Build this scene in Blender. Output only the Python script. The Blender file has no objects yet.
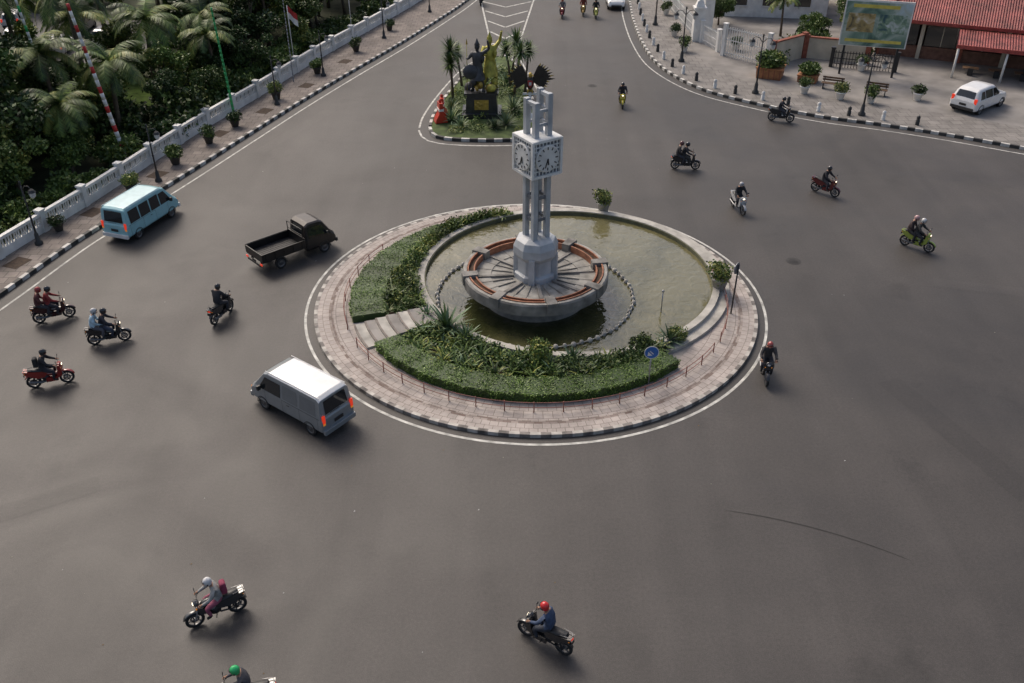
import bpy, math, random
from mathutils import Vector, Matrix
R=random.Random(7)
sc=bpy.context.scene
COL=sc.collection
# ---------------------------------------------------------------- materials
MATS={}
def mat(name,col,rough=.6,metal=0,var=.15,scale=3,bump=0,bscale=40,spec=.5,coat=0,emit=None,detail=4):
    if name in MATS: return MATS[name]
    m=bpy.data.materials.new(name); m.use_nodes=True; nt=m.node_tree; N=nt.nodes; L=nt.links
    b=N['Principled BSDF']; b.inputs['Roughness'].default_value=rough; b.inputs['Metallic'].default_value=metal
    b.inputs['Specular IOR Level'].default_value=spec
    b.inputs['Coat Weight'].default_value=coat
    g=N.new('ShaderNodeNewGeometry')
    n=N.new('ShaderNodeTexNoise'); n.inputs['Scale'].default_value=scale; n.inputs['Detail'].default_value=detail
    L.new(g.outputs['Position'],n.inputs['Vector'])
    mx=N.new('ShaderNodeMix'); mx.data_type='RGBA'
    mp=N.new('ShaderNodeMapRange'); mp.inputs[1].default_value=.3; mp.inputs[2].default_value=.7
    L.new(n.outputs['Fac'],mp.inputs[0]); L.new(mp.outputs[0],mx.inputs['Factor'])
    mx.inputs[6].default_value=(*[c*(1-var) for c in col],1); mx.inputs[7].default_value=(*[min(1,c*(1+var)) for c in col],1)
    L.new(mx.outputs[2],b.inputs['Base Color'])
    if bump:
        n2=N.new('ShaderNodeTexNoise'); n2.inputs['Scale'].default_value=bscale; n2.inputs['Detail'].default_value=3
        L.new(g.outputs['Position'],n2.inputs['Vector'])
        bp=N.new('ShaderNodeBump'); bp.inputs['Strength'].default_value=bump; bp.inputs['Distance'].default_value=.02
        L.new(n2.outputs['Fac'],bp.inputs['Height']); L.new(bp.outputs[0],b.inputs['Normal'])
    if emit:
        b.inputs['Emission Color'].default_value=(*emit[0],1); b.inputs['Emission Strength'].default_value=emit[1]
    MATS[name]=m; return m
CX,CY=1.1,37.15
def polar(nt):
    N=nt.nodes;L=nt.links
    g=N.new('ShaderNodeNewGeometry'); s=N.new('ShaderNodeVectorMath'); s.operation='SUBTRACT'; s.inputs[1].default_value=(CX,CY,0)
    L.new(g.outputs['Position'],s.inputs[0])
    sp=N.new('ShaderNodeSeparateXYZ'); L.new(s.outputs[0],sp.inputs[0])
    a=N.new('ShaderNodeMath'); a.operation='ARCTAN2'; L.new(sp.outputs[1],a.inputs[0]); L.new(sp.outputs[0],a.inputs[1])
    cb=N.new('ShaderNodeCombineXYZ'); L.new(sp.outputs[0],cb.inputs[0]); L.new(sp.outputs[1],cb.inputs[1])
    ln=N.new('ShaderNodeVectorMath'); ln.operation='LENGTH'; L.new(cb.outputs[0],ln.inputs[0])
    return a,ln
def asphalt(name='asphalt',k=1.0):
    m=bpy.data.materials.new(name); m.use_nodes=True; nt=m.node_tree;N=nt.nodes;L=nt.links
    b=N['Principled BSDF']
    g=N.new('ShaderNodeNewGeometry')
    def noise(scale,detail=4,vec=None,rough=.55,dist=0):
        n=N.new('ShaderNodeTexNoise'); n.inputs['Scale'].default_value=scale; n.inputs['Detail'].default_value=detail; n.inputs['Roughness'].default_value=rough; n.inputs['Distortion'].default_value=dist
        L.new(vec or g.outputs['Position'],n.inputs['Vector']); return n
    mpn=N.new('ShaderNodeMapping'); mpn.inputs['Rotation'].default_value=(0,0,math.radians(8)); mpn.inputs['Scale'].default_value=(.6,.04,1); L.new(g.outputs['Position'],mpn.inputs['Vector'])
    lane=noise(1,4,mpn.outputs[0],.5,.6)
    mp2=N.new('ShaderNodeMapping'); mp2.inputs['Rotation'].default_value=(0,0,math.radians(-58)); mp2.inputs['Scale'].default_value=(.4,.035,1); L.new(g.outputs['Position'],mp2.inputs['Vector'])
    lane2=noise(1,4,mp2.outputs[0],.5,.8)
    big=noise(.05,4,None,.55,.8); wear=noise(.12,6,None,.62,1.2); med=noise(.45,7,None,.65); fin=noise(9,6,None,.75); grit=noise(38,2); stain=noise(.22,6,None,.7)
    def mix(fac,c1,c2,lo=.3,hi=.7):
        mp=N.new('ShaderNodeMapRange'); mp.inputs[1].default_value=lo; mp.inputs[2].default_value=hi; L.new(fac,mp.inputs[0])
        mx=N.new('ShaderNodeMix'); mx.data_type='RGBA'; L.new(mp.outputs[0],mx.inputs['Factor'])
        for i,c in ((6,c1),(7,c2)): mx.inputs[i].default_value=(*c,1)
        return mx.outputs[2]
    def mult(c,fac,lo,hi,a0=.3,a1=.7):
        mp=N.new('ShaderNodeMapRange'); mp.inputs[1].default_value=a0; mp.inputs[2].default_value=a1; mp.inputs[3].default_value=lo; mp.inputs[4].default_value=hi; L.new(fac,mp.inputs[0])
        v=N.new('ShaderNodeVectorMath'); v.operation='SCALE'; L.new(c,v.inputs[0]); L.new(mp.outputs[0],v.inputs['Scale']); return v.outputs[0]
    c=mix(big.outputs['Fac'],(.043*k,.0385*k,.0360*k),(.064*k,.0575*k,.0530*k),.36,.64)
    c=mult(c,wear.outputs['Fac'],.86,1.16)
    c=mult(c,lane.outputs['Fac'],.90,1.10)
    c=mult(c,lane2.outputs['Fac'],.92,1.08)
    c=mult(c,med.outputs['Fac'],.9,1.1)
    c=mult(c,stain.outputs['Fac'],.72,1.0,.3,.42)
    c=mult(c,fin.outputs['Fac'],.78,1.25)
    c=mult(c,grit.outputs['Fac'],.7,1.35)
    L.new(c,b.inputs['Base Color'])
    rr=N.new('ShaderNodeMapRange'); rr.inputs[1].default_value=.3; rr.inputs[2].default_value=.7; rr.inputs[3].default_value=.52; rr.inputs[4].default_value=.66; L.new(wear.outputs['Fac'],rr.inputs[0]); L.new(rr.outputs[0],b.inputs['Roughness'])
    b.inputs['Specular IOR Level'].default_value=.5
    bp=N.new('ShaderNodeBump'); bp.inputs['Strength'].default_value=.4; bp.inputs['Distance'].default_value=.012
    L.new(grit.outputs['Fac'],bp.inputs['Height']); L.new(bp.outputs[0],b.inputs['Normal'])
    return m
def paver(name,c1,c2,mortar,bw,bh,pol=True,sz=.012):
    m=bpy.data.materials.new(name); m.use_nodes=True; nt=m.node_tree;N=nt.nodes;L=nt.links
    b=N['Principled BSDF']; b.inputs['Roughness'].default_value=.8
    br=N.new('ShaderNodeTexBrick'); br.inputs['Scale'].default_value=1
    br.inputs['Color1'].default_value=(*c1,1); br.inputs['Color2'].default_value=(*c2,1); br.inputs['Mortar'].default_value=(*mortar,1)
    br.inputs['Mortar Size'].default_value=sz; br.inputs['Brick Width'].default_value=bw; br.inputs['Row Height'].default_value=bh
    g=N.new('ShaderNodeNewGeometry')
    if pol:
        a,ln=polar(nt); mu=N.new('ShaderNodeMath'); mu.operation='MULTIPLY'; mu.inputs[1].default_value=9.5; L.new(a.outputs[0],mu.inputs[0])
        cb=N.new('ShaderNodeCombineXYZ'); L.new(mu.outputs[0],cb.inputs[0]); L.new(ln.outputs['Value'],cb.inputs[1]); L.new(cb.outputs[0],br.inputs['Vector'])
    else: L.new(g.outputs['Position'],br.inputs['Vector'])
    n=N.new('ShaderNodeTexNoise'); n.inputs['Scale'].default_value=.9; n.inputs['Detail'].default_value=8; n.inputs['Roughness'].default_value=.72; L.new(g.outputs['Position'],n.inputs['Vector'])
    mp=N.new('ShaderNodeMapRange'); mp.inputs[1].default_value=.3; mp.inputs[2].default_value=.7; mp.inputs[3].default_value=.6; mp.inputs[4].default_value=1.15; L.new(n.outputs['Fac'],mp.inputs[0])
    v=N.new('ShaderNodeVectorMath'); v.operation='SCALE'; L.new(br.outputs['Color'],v.inputs[0]); L.new(mp.outputs[0],v.inputs['Scale']); L.new(v.outputs[0],b.inputs['Base Color'])
    return m
# ---------------------------------------------------------------- mesh builder
class MB:
    def __init__(s): s.v=[];s.f=[];s.m=[];s.s=[];s.mats=[];s.X=Matrix()
    def mi(s,m):
        if m not in s.mats: s.mats.append(m)
        return s.mats.index(m)
    def add(s,vs,fs,m,sm=False,X=None):
        o=len(s.v); X=s.X if X is None else s.X@X
        s.v+= [tuple(X@Vector(v)) for v in vs]
        k=s.mi(m)
        for f in fs: s.f.append(tuple(i+o for i in f)); s.m.append(k); s.s.append(sm)
    def box(s,c,d,m,rz=0,tp=1,rot=None):
        x,y,z=[k/2 for k in d]; vs=[]
        for zz,t in((-z,1),(z,tp)):
            for xx,yy in((-x,-y),(x,-y),(x,y),(-x,y)): vs.append((xx*t,yy*t,zz))
        X=Matrix.Translation(c)@(rot if rot is not None else Matrix.Rotation(rz,4,'Z'))
        s.add(vs,[(3,2,1,0),(4,5,6,7),(0,1,5,4),(1,2,6,5),(2,3,7,6),(3,0,4,7)],m,False,X)
    def tube(s,pts,rad,m,n=8,sm=True,flat=1):
        pts=[Vector(p) for p in pts]
        if not isinstance(rad,(list,tuple)): rad=[rad]*len(pts)
        vs=[];fs=[]
        for i,p in enumerate(pts):
            t=(pts[min(i+1,len(pts)-1)]-pts[max(i-1,0)]).normalized()
            u=Vector((0,0,1)) if abs(t.z)<.9 else Vector((1,0,0))
            a=t.cross(u).normalized(); b=a.cross(t).normalized()
            for k in range(n):
                q=2*math.pi*k/n; vs.append(p+a*math.cos(q)*rad[i]+b*math.sin(q)*rad[i]*flat)
        for i in range(len(pts)-1):
            for k in range(n):
                k2=(k+1)%n; fs.append((i*n+k,i*n+k2,(i+1)*n+k2,(i+1)*n+k))
        fs.append(tuple(reversed(range(n)))); fs.append(tuple((len(pts)-1)*n+k for k in range(n)))
        s.add(vs,fs,m,sm)
    def lathe(s,prof,m,n=24,X=None,sm=True,a0=0,a1=2*math.pi,close=True):
        full=abs(a1-a0-2*math.pi)<1e-6; c=n if full else n+1; vs=[];fs=[]
        for r,z in prof:
            for k in range(c):
                q=a0+(a1-a0)*k/n; vs.append((r*math.cos(q),r*math.sin(q),z))
        for i in range(len(prof)-1):
            for k in range(n):
                k2=(k+1)%c; fs.append((i*c+k,i*c+k2,(i+1)*c+k2,(i+1)*c+k))
        s.add(vs,fs,m,sm,X)
        if close and full:
            o=[j for j in range(c)]
            if prof[0][0]>1e-4: s.add([vs[k] for k in range(c)],[tuple(reversed(o))],m,False,X)
            if prof[-1][0]>1e-4: s.add([vs[(len(prof)-1)*c+k] for k in range(c)],[tuple(o)],m,False,X)
    def band(s,c,r0,r1,z0,z1,a0,a1,m,n=None):
        n=n or max(2,int((a1-a0)/math.radians(4))); vs=[];fs=[]
        for k in range(n+1):
            q=a0+(a1-a0)*k/n; ra=r0(q) if callable(r0) else r0; rb=r1(q) if callable(r1) else r1
            C=math.cos(q);S=math.sin(q)
            vs+=[(c[0]+ra*C,c[1]+ra*S,z0),(c[0]+rb*C,c[1]+rb*S,z0),(c[0]+rb*C,c[1]+rb*S,z1),(c[0]+ra*C,c[1]+ra*S,z1)]
        for k in range(n):
            for j in range(4):
                j2=(j+1)%4; fs.append((k*4+j,(k+1)*4+j,(k+1)*4+j2,k*4+j2))
        if a1-a0<2*math.pi-1e-4: fs+=[(0,1,2,3),(n*4+3,n*4+2,n*4+1,n*4)]
        s.add(vs,fs,m)
    def ell(s,c,r,m,n=12,rot=None):
        h=n//2; pr=[(max(1e-5,math.sin(math.pi*i/h)),-math.cos(math.pi*i/h)) for i in range(h+1)]
        X=Matrix.Translation(c)@(rot if rot is not None else Matrix())@Matrix.Diagonal((*r,1))
        s.lathe(pr,m,n,X,True,close=False)
    def prism(s,poly,y0,y1,m):
        n=len(poly); vs=[(x,y0,z) for x,z in poly]+[(x,y1,z) for x,z in poly]
        fs=[tuple(range(n)),tuple(reversed(range(n,2*n)))]+[(i,i+n,(i+1)%n+n,(i+1)%n) for i in range(n)]
        s.add(vs,fs,m)
    def wheel(s,x,y,z,r,w,tyre,rim,moto=False,st=0):
        X=Matrix.Translation((x,y,z))@Matrix.Rotation(st,4,'Z')@Matrix.Rotation(math.pi/2,4,'X')
        h=w/2
        k=.68 if not moto else .76
        s.lathe([(r*k,-h*.8),(r*.9,-h),(r*.98,-h*.7),(r,0),(r*.98,h*.7),(r*.9,h),(r*k,h*.8),(r*k*.97,0),(r*k,-h*.8)],tyre,24,X,True,close=False)
        if moto:
            s.lathe([(r*.76,-h*.5),(r*.76,h*.5),(r*.68,h*.45),(r*.68,-h*.45),(r*.76,-h*.5)],rim,20,X,True,close=False)
            s.lathe([(.02,-h*1.2),(.05,-h),(.05,h),(.02,h*1.2)],rim,10,X)
            for i in range(5):
                q=i*2*math.pi/5
                a=X@Vector((0,0,0)); e=X@Vector((r*.72*math.cos(q),r*.72*math.sin(q),0))
                s.tube([a,e],[.03,.018],rim,5)
            s.lathe([(r*.3,h*.62),(r*.5,h*.62),(r*.5,h*.7),(r*.3,h*.7)],rim,18,X,True,close=False)
        else:
            s.lathe([(r*.67,h*.75),(r*.6,h*.55),(r*.25,h*.6),(r*.18,h*.75),(.001,h*.78)],rim,18,X,True,close=False)
            s.lathe([(r*.67,-h*.75),(r*.6,-h*.55),(r*.25,-h*.6),(r*.18,-h*.75),(.001,-h*.78)],rim,18,X,True,close=False)
    def mesh(s,name):
        me=bpy.data.meshes.new(name); me.from_pydata(s.v,[],s.f)
        for m in s.mats: me.materials.append(m)
        me.polygons.foreach_set('material_index',s.m); me.polygons.foreach_set('use_smooth',s.s); me.update(); return me
    def obj(s,name,loc=(0,0,0),rz=0,parent=None,bevel=0,sc_=1):
        o=bpy.data.objects.new(name,s.mesh(name)); COL.objects.link(o)
        o.location=loc;o.rotation_euler=(0,0,rz); o.scale=(sc_,)*3
        if parent: o.parent=parent
        if bevel:
            b=o.modifiers.new('b','BEVEL'); b.width=bevel;b.segments=2;b.limit_method='ANGLE';b.angle_limit=math.radians(28)
        return o
def empty(name,loc=(0,0,0),rz=0):
    e=bpy.data.objects.new(name,None); COL.objects.link(e); e.location=loc; e.rotation_euler=(0,0,rz); e.empty_display_size=.3; return e
def inst(name,me,loc,rz=0,s=1,parent=None,rot=None):
    o=bpy.data.objects.new(name,me); COL.objects.link(o); o.location=loc; o.rotation_euler=rot or (0,0,rz)
    o.scale=s if isinstance(s,tuple) else (s,s,s)
    if parent: o.parent=parent
    return o
def catmull(P,step=.5):
    out=[];P=[Vector(p[:2]) for p in P]
    Q=[P[0]*2-P[1]]+P+[P[-1]*2-P[-2]]
    for i in range(1,len(Q)-2):
        a,b,c,d=Q[i-1:i+3]; n=max(1,int((c-b).length/(step/4)))
        for k in range(n):
            t=k/n; out.append(.5*((2*b)+(c-a)*t+(2*a-5*b+4*c-d)*t*t+(3*b-a-3*c+d)*t**3))
    out.append(P[-1])
    res=[out[0]];acc=0
    for i in range(1,len(out)):
        acc+=(out[i]-out[i-1]).length
        if acc>=step: res.append(out[i]);acc=0
    return res
def offs(P,d):
    r=[]
    for i,p in enumerate(P):
        t=(P[min(i+1,len(P)-1)]-P[max(i-1,0)]).normalized(); r.append(p+Vector((-t.y,t.x))*d)
    return r
def strip(mb,A,B,z,m,z2=None):
    n=min(len(A),len(B)); vs=[(p.x,p.y,z) for p in A[:n]]+[(p.x,p.y,z if z2 is None else z2) for p in B[:n]]
    mb.add(vs,[(i,i+1,n+i+1,n+i) for i in range(n-1)],m)
def kerb(name,P,w,h,ma,mb_,block=1,z0=0):
    k=MB();B=offs(P,w)
    for i in range(len(P)-1):
        m=ma if (i//block)%2==0 else mb_
        a,b,c,d=P[i],P[i+1],B[i+1],B[i]
        vs=[(q.x,q.y,z0) for q in(a,b,c,d)]+[(q.x,q.y,z0+h) for q in(a,b,c,d)]
        k.add(vs,[(4,5,6,7),(0,1,5,4),(2,3,7,6),(1,2,6,5),(3,0,4,7)],m)
    return k.obj(name)
# palette
white=mat('white_paint',(.72,.71,.68),.55,var=.16,scale=1.5,detail=8)
kwhite=mat('worn_white_kerb_paint',(.54,.52,.48),.7,var=.35,scale=2.2,detail=9)
kblack=mat('worn_black_kerb_paint',(.05,.048,.045),.7,var=.45,scale=2.2,detail=9)
rw=mat('ring_kerb_light',(.44,.41,.37),.75,var=.3,scale=2.5,detail=9); rk=mat('ring_kerb_dark',(.19,.17,.155),.75,var=.6,scale=2.5,detail=9)
blackp=mat('black_paint',(.03,.03,.03),.5,var=.3)
ASP=asphalt()
conc=mat('concrete',(.27,.25,.23),.85,var=.25,scale=1.2,bump=.3,detail=8)
stone=mat('weathered_stone',(.20,.19,.175),.85,var=.5,scale=1.6,bump=.4,detail=8)
stonem=mat('bowl_floor_stone',(.29,.28,.255),.85,var=.4,scale=1.8,bump=.4,detail=8)
stonel=mat('light_stone',(.40,.38,.34),.8,var=.3,scale=1.4,detail=8)
terra=mat('terracotta_paint',(.29,.12,.065),.7,var=.4,scale=4)
soil=mat('soil',(.06,.04,.027),.95,var=.4,scale=6)
towerm=mat('tower_grey_paint',(.41,.43,.45),.5,var=.18,scale=1.6,detail=8)
towerd=mat('tower_dark_paint',(.15,.16,.18),.5,var=.12,scale=1.2,detail=8)  # dark grey of the core, cross plates and clock backing
rubber=mat('rubber',(.018,.018,.018),.8)
rimg=mat('wheel_rim_grey',(.13,.13,.135),.35,.6,var=.1)
dark=mat('dark_metal',(.03,.03,.032),.45,.3)
glass=mat('car_glass',(.015,.018,.02),.06,var=.05,spec=.8)
redl=mat('tail_light',(.45,.02,.01),.3,emit=((1,.06,.02),.5))
amber=mat('amber_light',(.6,.2,.02),.3,emit=((1,.35,.05),.3))
headl=mat('head_light',(.9,.85,.75),.2,emit=((1,.85,.6),2.5))
lens=mat('lamp_lens',(.6,.6,.58),.2)
bark=mat('bark',(.12,.09,.065),.9,var=.35,scale=6,bump=.5)
def leafm(n,c): return mat(n,c,.5,var=.42,scale=.3,spec=.35)
LD=leafm('leaf_dark',(.030,.054,.018)); LM=leafm('leaf_mid',(.062,.104,.026)); LL=leafm('leaf_light',(.13,.185,.042)); LY=leafm('leaf_yellow',(.25,.26,.06))
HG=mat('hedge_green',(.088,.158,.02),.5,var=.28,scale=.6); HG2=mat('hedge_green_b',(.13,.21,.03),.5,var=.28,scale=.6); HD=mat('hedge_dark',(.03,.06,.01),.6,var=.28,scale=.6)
AG=leafm('agave_green',(.12,.18,.10)); AGL=leafm('agave_edge',(.26,.30,.14))
gal=mat('galvanised',(.35,.35,.36),.45,.6)
# ---------------------------------------------------------------- world/light/camera
w=bpy.data.worlds.new('World'); sc.world=w; w.use_nodes=True; nt=w.node_tree
bg=nt.nodes['Background']; sk=nt.nodes.new('ShaderNodeTexSky'); sk.sky_type='NISHITA'; sk.sun_disc=False
sk.sun_elevation=math.radians(48); sk.sun_rotation=math.radians(-35); sk.dust_density=6; sk.air_density=1.0; sk.ozone_density=.6
nt.links.new(sk.outputs[0],bg.inputs['Color']); bg.inputs['Strength'].default_value=.142
sl=bpy.data.lights.new('sun','SUN'); sl.energy=1.5; sl.angle=math.radians(24); sl.color=(1,.93,.84)
so=bpy.data.objects.new('sun',sl); COL.objects.link(so); so.location=(0,0,60)
az=math.radians(-35); el=math.radians(48)
dv=Vector((math.sin(az)*math.cos(el),math.cos(az)*math.cos(el),math.sin(el))); so.rotation_euler=dv.to_track_quat('Z','Y').to_euler()
cam=bpy.data.cameras.new('camera'); cam.lens=31.64; cam.sensor_width=36; cam.clip_end=5000
co=bpy.data.objects.new('camera',cam); COL.objects.link(co); co.location=(0,0,22); co.rotation_euler=(math.radians(90-33.314),0,0); sc.camera=co
sc.view_settings.view_transform='Standard'; sc.view_settings.look='None'; sc.view_settings.exposure=0
# ---------------------------------------------------------------- ground & roads
g=MB(); g.add([(-1500,-1000,-.06),(1500,-1000,-.06),(1500,2500,-.06),(-1500,2500,-.06)],[(0,1,2,3)],mat('earth',(.07,.075,.04),.95,var=.35,scale=.2)); g.obj('ground')
g=MB(); g.add([(-60,-40,0),(70,-40,0),(70,135,0),(-60,135,0)],[(0,1,2,3)],ASP); g.obj('road')
asd=asphalt('asphalt_patch_dark',.86); asl=asphalt('asphalt_patch_light',1.1)
g=MB()
def patch(x,y,w_,h_,rz,m,z=.003):
    c=math.cos(rz);s=math.sin(rz); g.add([(x+a*c-b*s,y+a*s+b*c,z) for a,b in((-w_/2,-h_/2),(w_/2,-h_/2),(w_/2,h_/2),(-w_/2,h_/2))],[(0,1,2,3)],m)
patch(17,27,1.1,7.5,.35,asd); patch(-17,23,5,.9,.5,asd); patch(4,75,1.2,16,-.05,asd); patch(24,38,6.5,.9,-.25,asl); patch(-15,60,.9,9,-.38,asl)
g.obj('road_repair_patch')
sk_=mat('tyre_skid',(.026,.024,.023),.8,var=.3,scale=3)
g=MB()
def arc(cx,cy,r,a0,a1,w_,m,n=30,z=.005):
    vs=[]
    for i in range(n+1):
        a=math.radians(a0+(a1-a0)*i/n); ww=w_*math.sin(math.pi*(i+.3)/(n+.6))**.5/2
        vs+=[(cx+(r-ww)*math.cos(a),cy+(r-ww)*math.sin(a),z),(cx+(r+ww)*math.cos(a),cy+(r+ww)*math.sin(a),z)]
    g.add(vs,[(2*i,2*i+1,2*i+3,2*i+2) for i in range(n)],m)
arc(4.5,8,15.1,56,79,.06,sk_)
g.obj('skid_mark')
mh=mat('cast_iron',(.045,.042,.04),.6,.4,var=.3)
for x,y in((14.5,41),(6.3,70)):
    g=MB(); g.lathe([(.38,.003),(.38,.008),(.33,.008),(.32,.006),(.001,.007)],mh,24,None,False,close=False)
    for i in range(5): g.box((0,-.22+i*.11,.009),(.5-.1*abs(i-2),.03,.006),mh)
    g.obj('manhole_cover',(x,y,0))
g=MB(); R2=random.Random(5)
for _ in range(200):
    x,y=R2.uniform(-24,35),R2.uniform(14,95); leaf_=R2.choice(((.3,.28,.22),(.16,.1,.04),(.5,.5,.48)))
    s=R2.uniform(.012,.035); g.add([(x,y,.008),(x+s*2,y+s,.01),(x+s,y+s*2,.016)],[(0,1,2)],mat('litter_%.2f'%leaf_[0],leaf_,.9))
g.obj('road_litter')
kL=[(-60,20),(-45,23),(-32,26.5),(-27,30.5),(-25.61,33.76),(-24.6,37.28),(-23.56,41.68),(-22.77,44.36),(-20.33,51.47),(-18.27,57.86),(-15.77,65.63),(-13.16,73.04),(-9.99,81.65),(-7.02,90.54),(-4.89,97.6),(-2,110),(0,125)]
KL=catmull(kL,.5)
paint=mat('road_paint',(.48,.47,.43),.7,var=.45,scale=2.5,detail=9)
kerb('kerb',KL,.2,.2,kwhite,kblack)
wl=[(-60,24.5),(-45,27.5),(-33,30),(-29,33.5),(-26.9,38.5),(-26.3,40.9),(-25.05,45.23),(-24.1,48.54),(-22.6,54.69),(-21.39,59.37),(-19.06,67.01),(-16.3,77),(-13.2,86.5),(-9.6,98),(-7,110),(-5,125)]
WL=catmull(wl,.5)
def resamp(P,n): return [P[min(len(P)-1,round(i*(len(P)-1)/(n-1)))] for i in range(n)]
sw=MB(); walkm=paver('sidewalk_tiles',(.25,.21,.185),(.18,.15,.13),(.09,.08,.07),.6,.6,False,.02)
strip(sw,resamp(offs(KL,.2),300),resamp(WL,300),.17,walkm); sw.obj('sidewalk')
ln=MB(); A=offs(KL,-.75); B=offs(KL,-.87); strip(ln,A,B,.004,paint); ln.obj('road_edge_line')
pk=MB(); W2=resamp(WL,160); vs=[(p.x,p.y,.15) for p in W2]+[(-110,p.y*1.0,.15) for p in W2]
pk.add(vs,[(i,i+1,161+i,160+i) for i in range(159)],mat('park_ground',(.05,.06,.028),.95,var=.5,scale=.5,detail=8)); pk.obj('park_ground')
lw=MB(); lw.add([(-36,60,.17),(-27.5,62,.17),(-25,69,.17),(-30,72,.17),(-37,69,.17)],[(0,1,2,3,4)],mat('lawn_grass',(.13,.21,.035),.95,var=.35,scale=2,bump=.6)); lw.obj('lawn')
pl=MB(); pl.add([(-62,74,.175),(-32,72.5,.175),(-29,88,.175),(-62,96,.175)],[(0,1,2,3)],mat('car_park_asphalt',(.11,.105,.10),.85,var=.2,scale=.8)); pl.obj('car_park')
kR=[(13,125),(12.6,110),(12.2,98.9),(11.7,90.5),(11.6,81.6),(12.25,74.7),(14.56,68.9),(18.3,65.2),(22,62.6),(25.8,60.9),(29.8,58.8),(33.7,56.4),(39.8,52.7),(50,45),(60,37)]
KR=catmull(kR,.5); kerb('kerb',KR,.2,.2,kwhite,kblack)
ln=MB(); strip(ln,offs(KR,-.75),offs(KR,-.86),.004,paint); ln.obj('road_edge_line')
pv=MB(); KRo=resamp(offs(KR,.2),120); pavm=paver('pavement_tiles',(.26,.24,.22),(.20,.185,.17),(.11,.10,.09),.8,.8,False,.02)
K2=resamp(offs(KR,4.2),120); strip(pv,KRo,K2,.17,pavm); pv.obj('pavement')
fc=MB(); far=[Vector((90,p.y)) if p.x>30 else Vector((90,max(p.y,60))) for p in K2]
courtm=mat('forecourt_concrete',(.22,.205,.19),.9,var=.32,scale=.5,detail=9)
strip(fc,K2,far,.16,courtm); fc.obj('forecourt')
# ---------------------------------------------------------------- roundabout
T=2*math.pi; C=(CX,CY); D=math.radians
l=MB(); l.band(C,10.74,10.86,.001,.004,0,T,paint,120); l.obj('road_circle_line')
k=MB(); nb=160
for i in range(nb): k.band(C,10.24,10.4,0,.16,i*T/nb,(i+1)*T/nb,rw if i%2 else rk,1)
k.obj('roundabout_kerb')
p=MB()
p.band(C,9.72,10.24,0,.15,0,T,paver('paver_outer',(.48,.42,.38),(.41,.36,.325),(.22,.185,.165),.33,.5),120)
p.band(C,9.52,9.72,0,.153,0,T,paver('paver_brown',(.17,.115,.095),(.43,.37,.33),(.17,.14,.12),.3,.3),120)
p.band(C,8.0,9.52,0,.15,0,T,paver('paver_beige',(.46,.405,.365),(.39,.34,.31),(.19,.155,.14),.4,.47),120)
p.band(C,1.0,8.0,0,.145,0,T,conc,90)
p.obj('roundabout_paving')
PX,PY=2.75,39.0; PO=(PX,PY)
def pr(a,RR=7.4):
    dx,dy=PX-CX,PY-CY; d=math.cos(a)*dx+math.sin(a)*dy
    return d+math.sqrt(d*d-(dx*dx+dy*dy)+RR*RR)
po=MB(); po.band(PO,7.05,7.38,.1,.48,0,T,stonel,100); po.band(PO,7.38,7.85,.1,.30,D(-62),D(120),stonel,60)
po.band(PO,7.0,7.05,.12,.44,0,T,mat('pool_wall_inside',(.12,.12,.07),.8,var=.3),100)
po.obj('pool_wall')
def water():
    m=bpy.data.materials.new('pool_water'); m.use_nodes=True; nt=m.node_tree;N=nt.nodes;L=nt.links; b=N['Principled BSDF']
    g=N.new('ShaderNodeNewGeometry'); n=N.new('ShaderNodeTexNoise'); n.inputs['Scale'].default_value=.32; n.inputs['Detail'].default_value=5; n.inputs['Roughness'].default_value=.55; n.inputs['Distortion'].default_value=.7
    L.new(g.outputs['Position'],n.inputs['Vector'])
    a,ln=polar(nt); r=N.new('ShaderNodeMapRange'); r.interpolation_type='SMOOTHSTEP'; r.inputs[1].default_value=2.4; r.inputs[2].default_value=7.0; L.new(ln.outputs['Value'],r.inputs[0])
    ad=N.new('ShaderNodeMath'); ad.operation='MULTIPLY_ADD'; ad.inputs[1].default_value=2.2; ad.inputs[2].default_value=-1.15; L.new(n.outputs['Fac'],ad.inputs[0])
    s=N.new('ShaderNodeMath'); s.operation='ADD'; s.use_clamp=True; L.new(r.outputs[0],s.inputs[0]); L.new(ad.outputs[0],s.inputs[1])
    mx=N.new('ShaderNodeMix'); mx.data_type='RGBA'; L.new(s.outputs[0],mx.inputs['Factor']); mx.inputs[6].default_value=(.030,.034,.012,1); mx.inputs[7].default_value=(.145,.132,.064,1)
    L.new(mx.outputs[2],b.inputs['Base Color']); b.inputs['Roughness'].default_value=.03; b.inputs['IOR'].default_value=1.42
    b.inputs['Specular IOR Level'].default_value=.8; b.inputs['Coat Weight'].default_value=.5; b.inputs['Coat Roughness'].default_value=.02
    n2=N.new('ShaderNodeTexNoise'); n2.inputs['Scale'].default_value=2.2; n2.inputs['Detail'].default_value=3; n2.inputs['Distortion'].default_value=.5; L.new(g.outputs['Position'],n2.inputs['Vector'])
    bp=N.new('ShaderNodeBump'); bp.inputs['Strength'].default_value=.5; bp.inputs['Distance'].default_value=.09; L.new(n2.outputs['Fac'],bp.inputs['Height']); L.new(bp.outputs[0],b.inputs['Normal']); L.new(bp.outputs[0],b.inputs['Coat Normal'])
    return m
wa=MB(); wa.add([(PX+7.01*math.cos(i*T/96),PY+7.01*math.sin(i*T/96),.24) for i in range(96)],[tuple(range(96))],water()); wa.obj('pool_water')
st=MB()
ringp=[(CX+4.65*math.cos(D(a)),CY+4.65*math.sin(D(a)),.30) for a in range(142,421,4)]
st.tube(ringp,.03,stonel,5)
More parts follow.
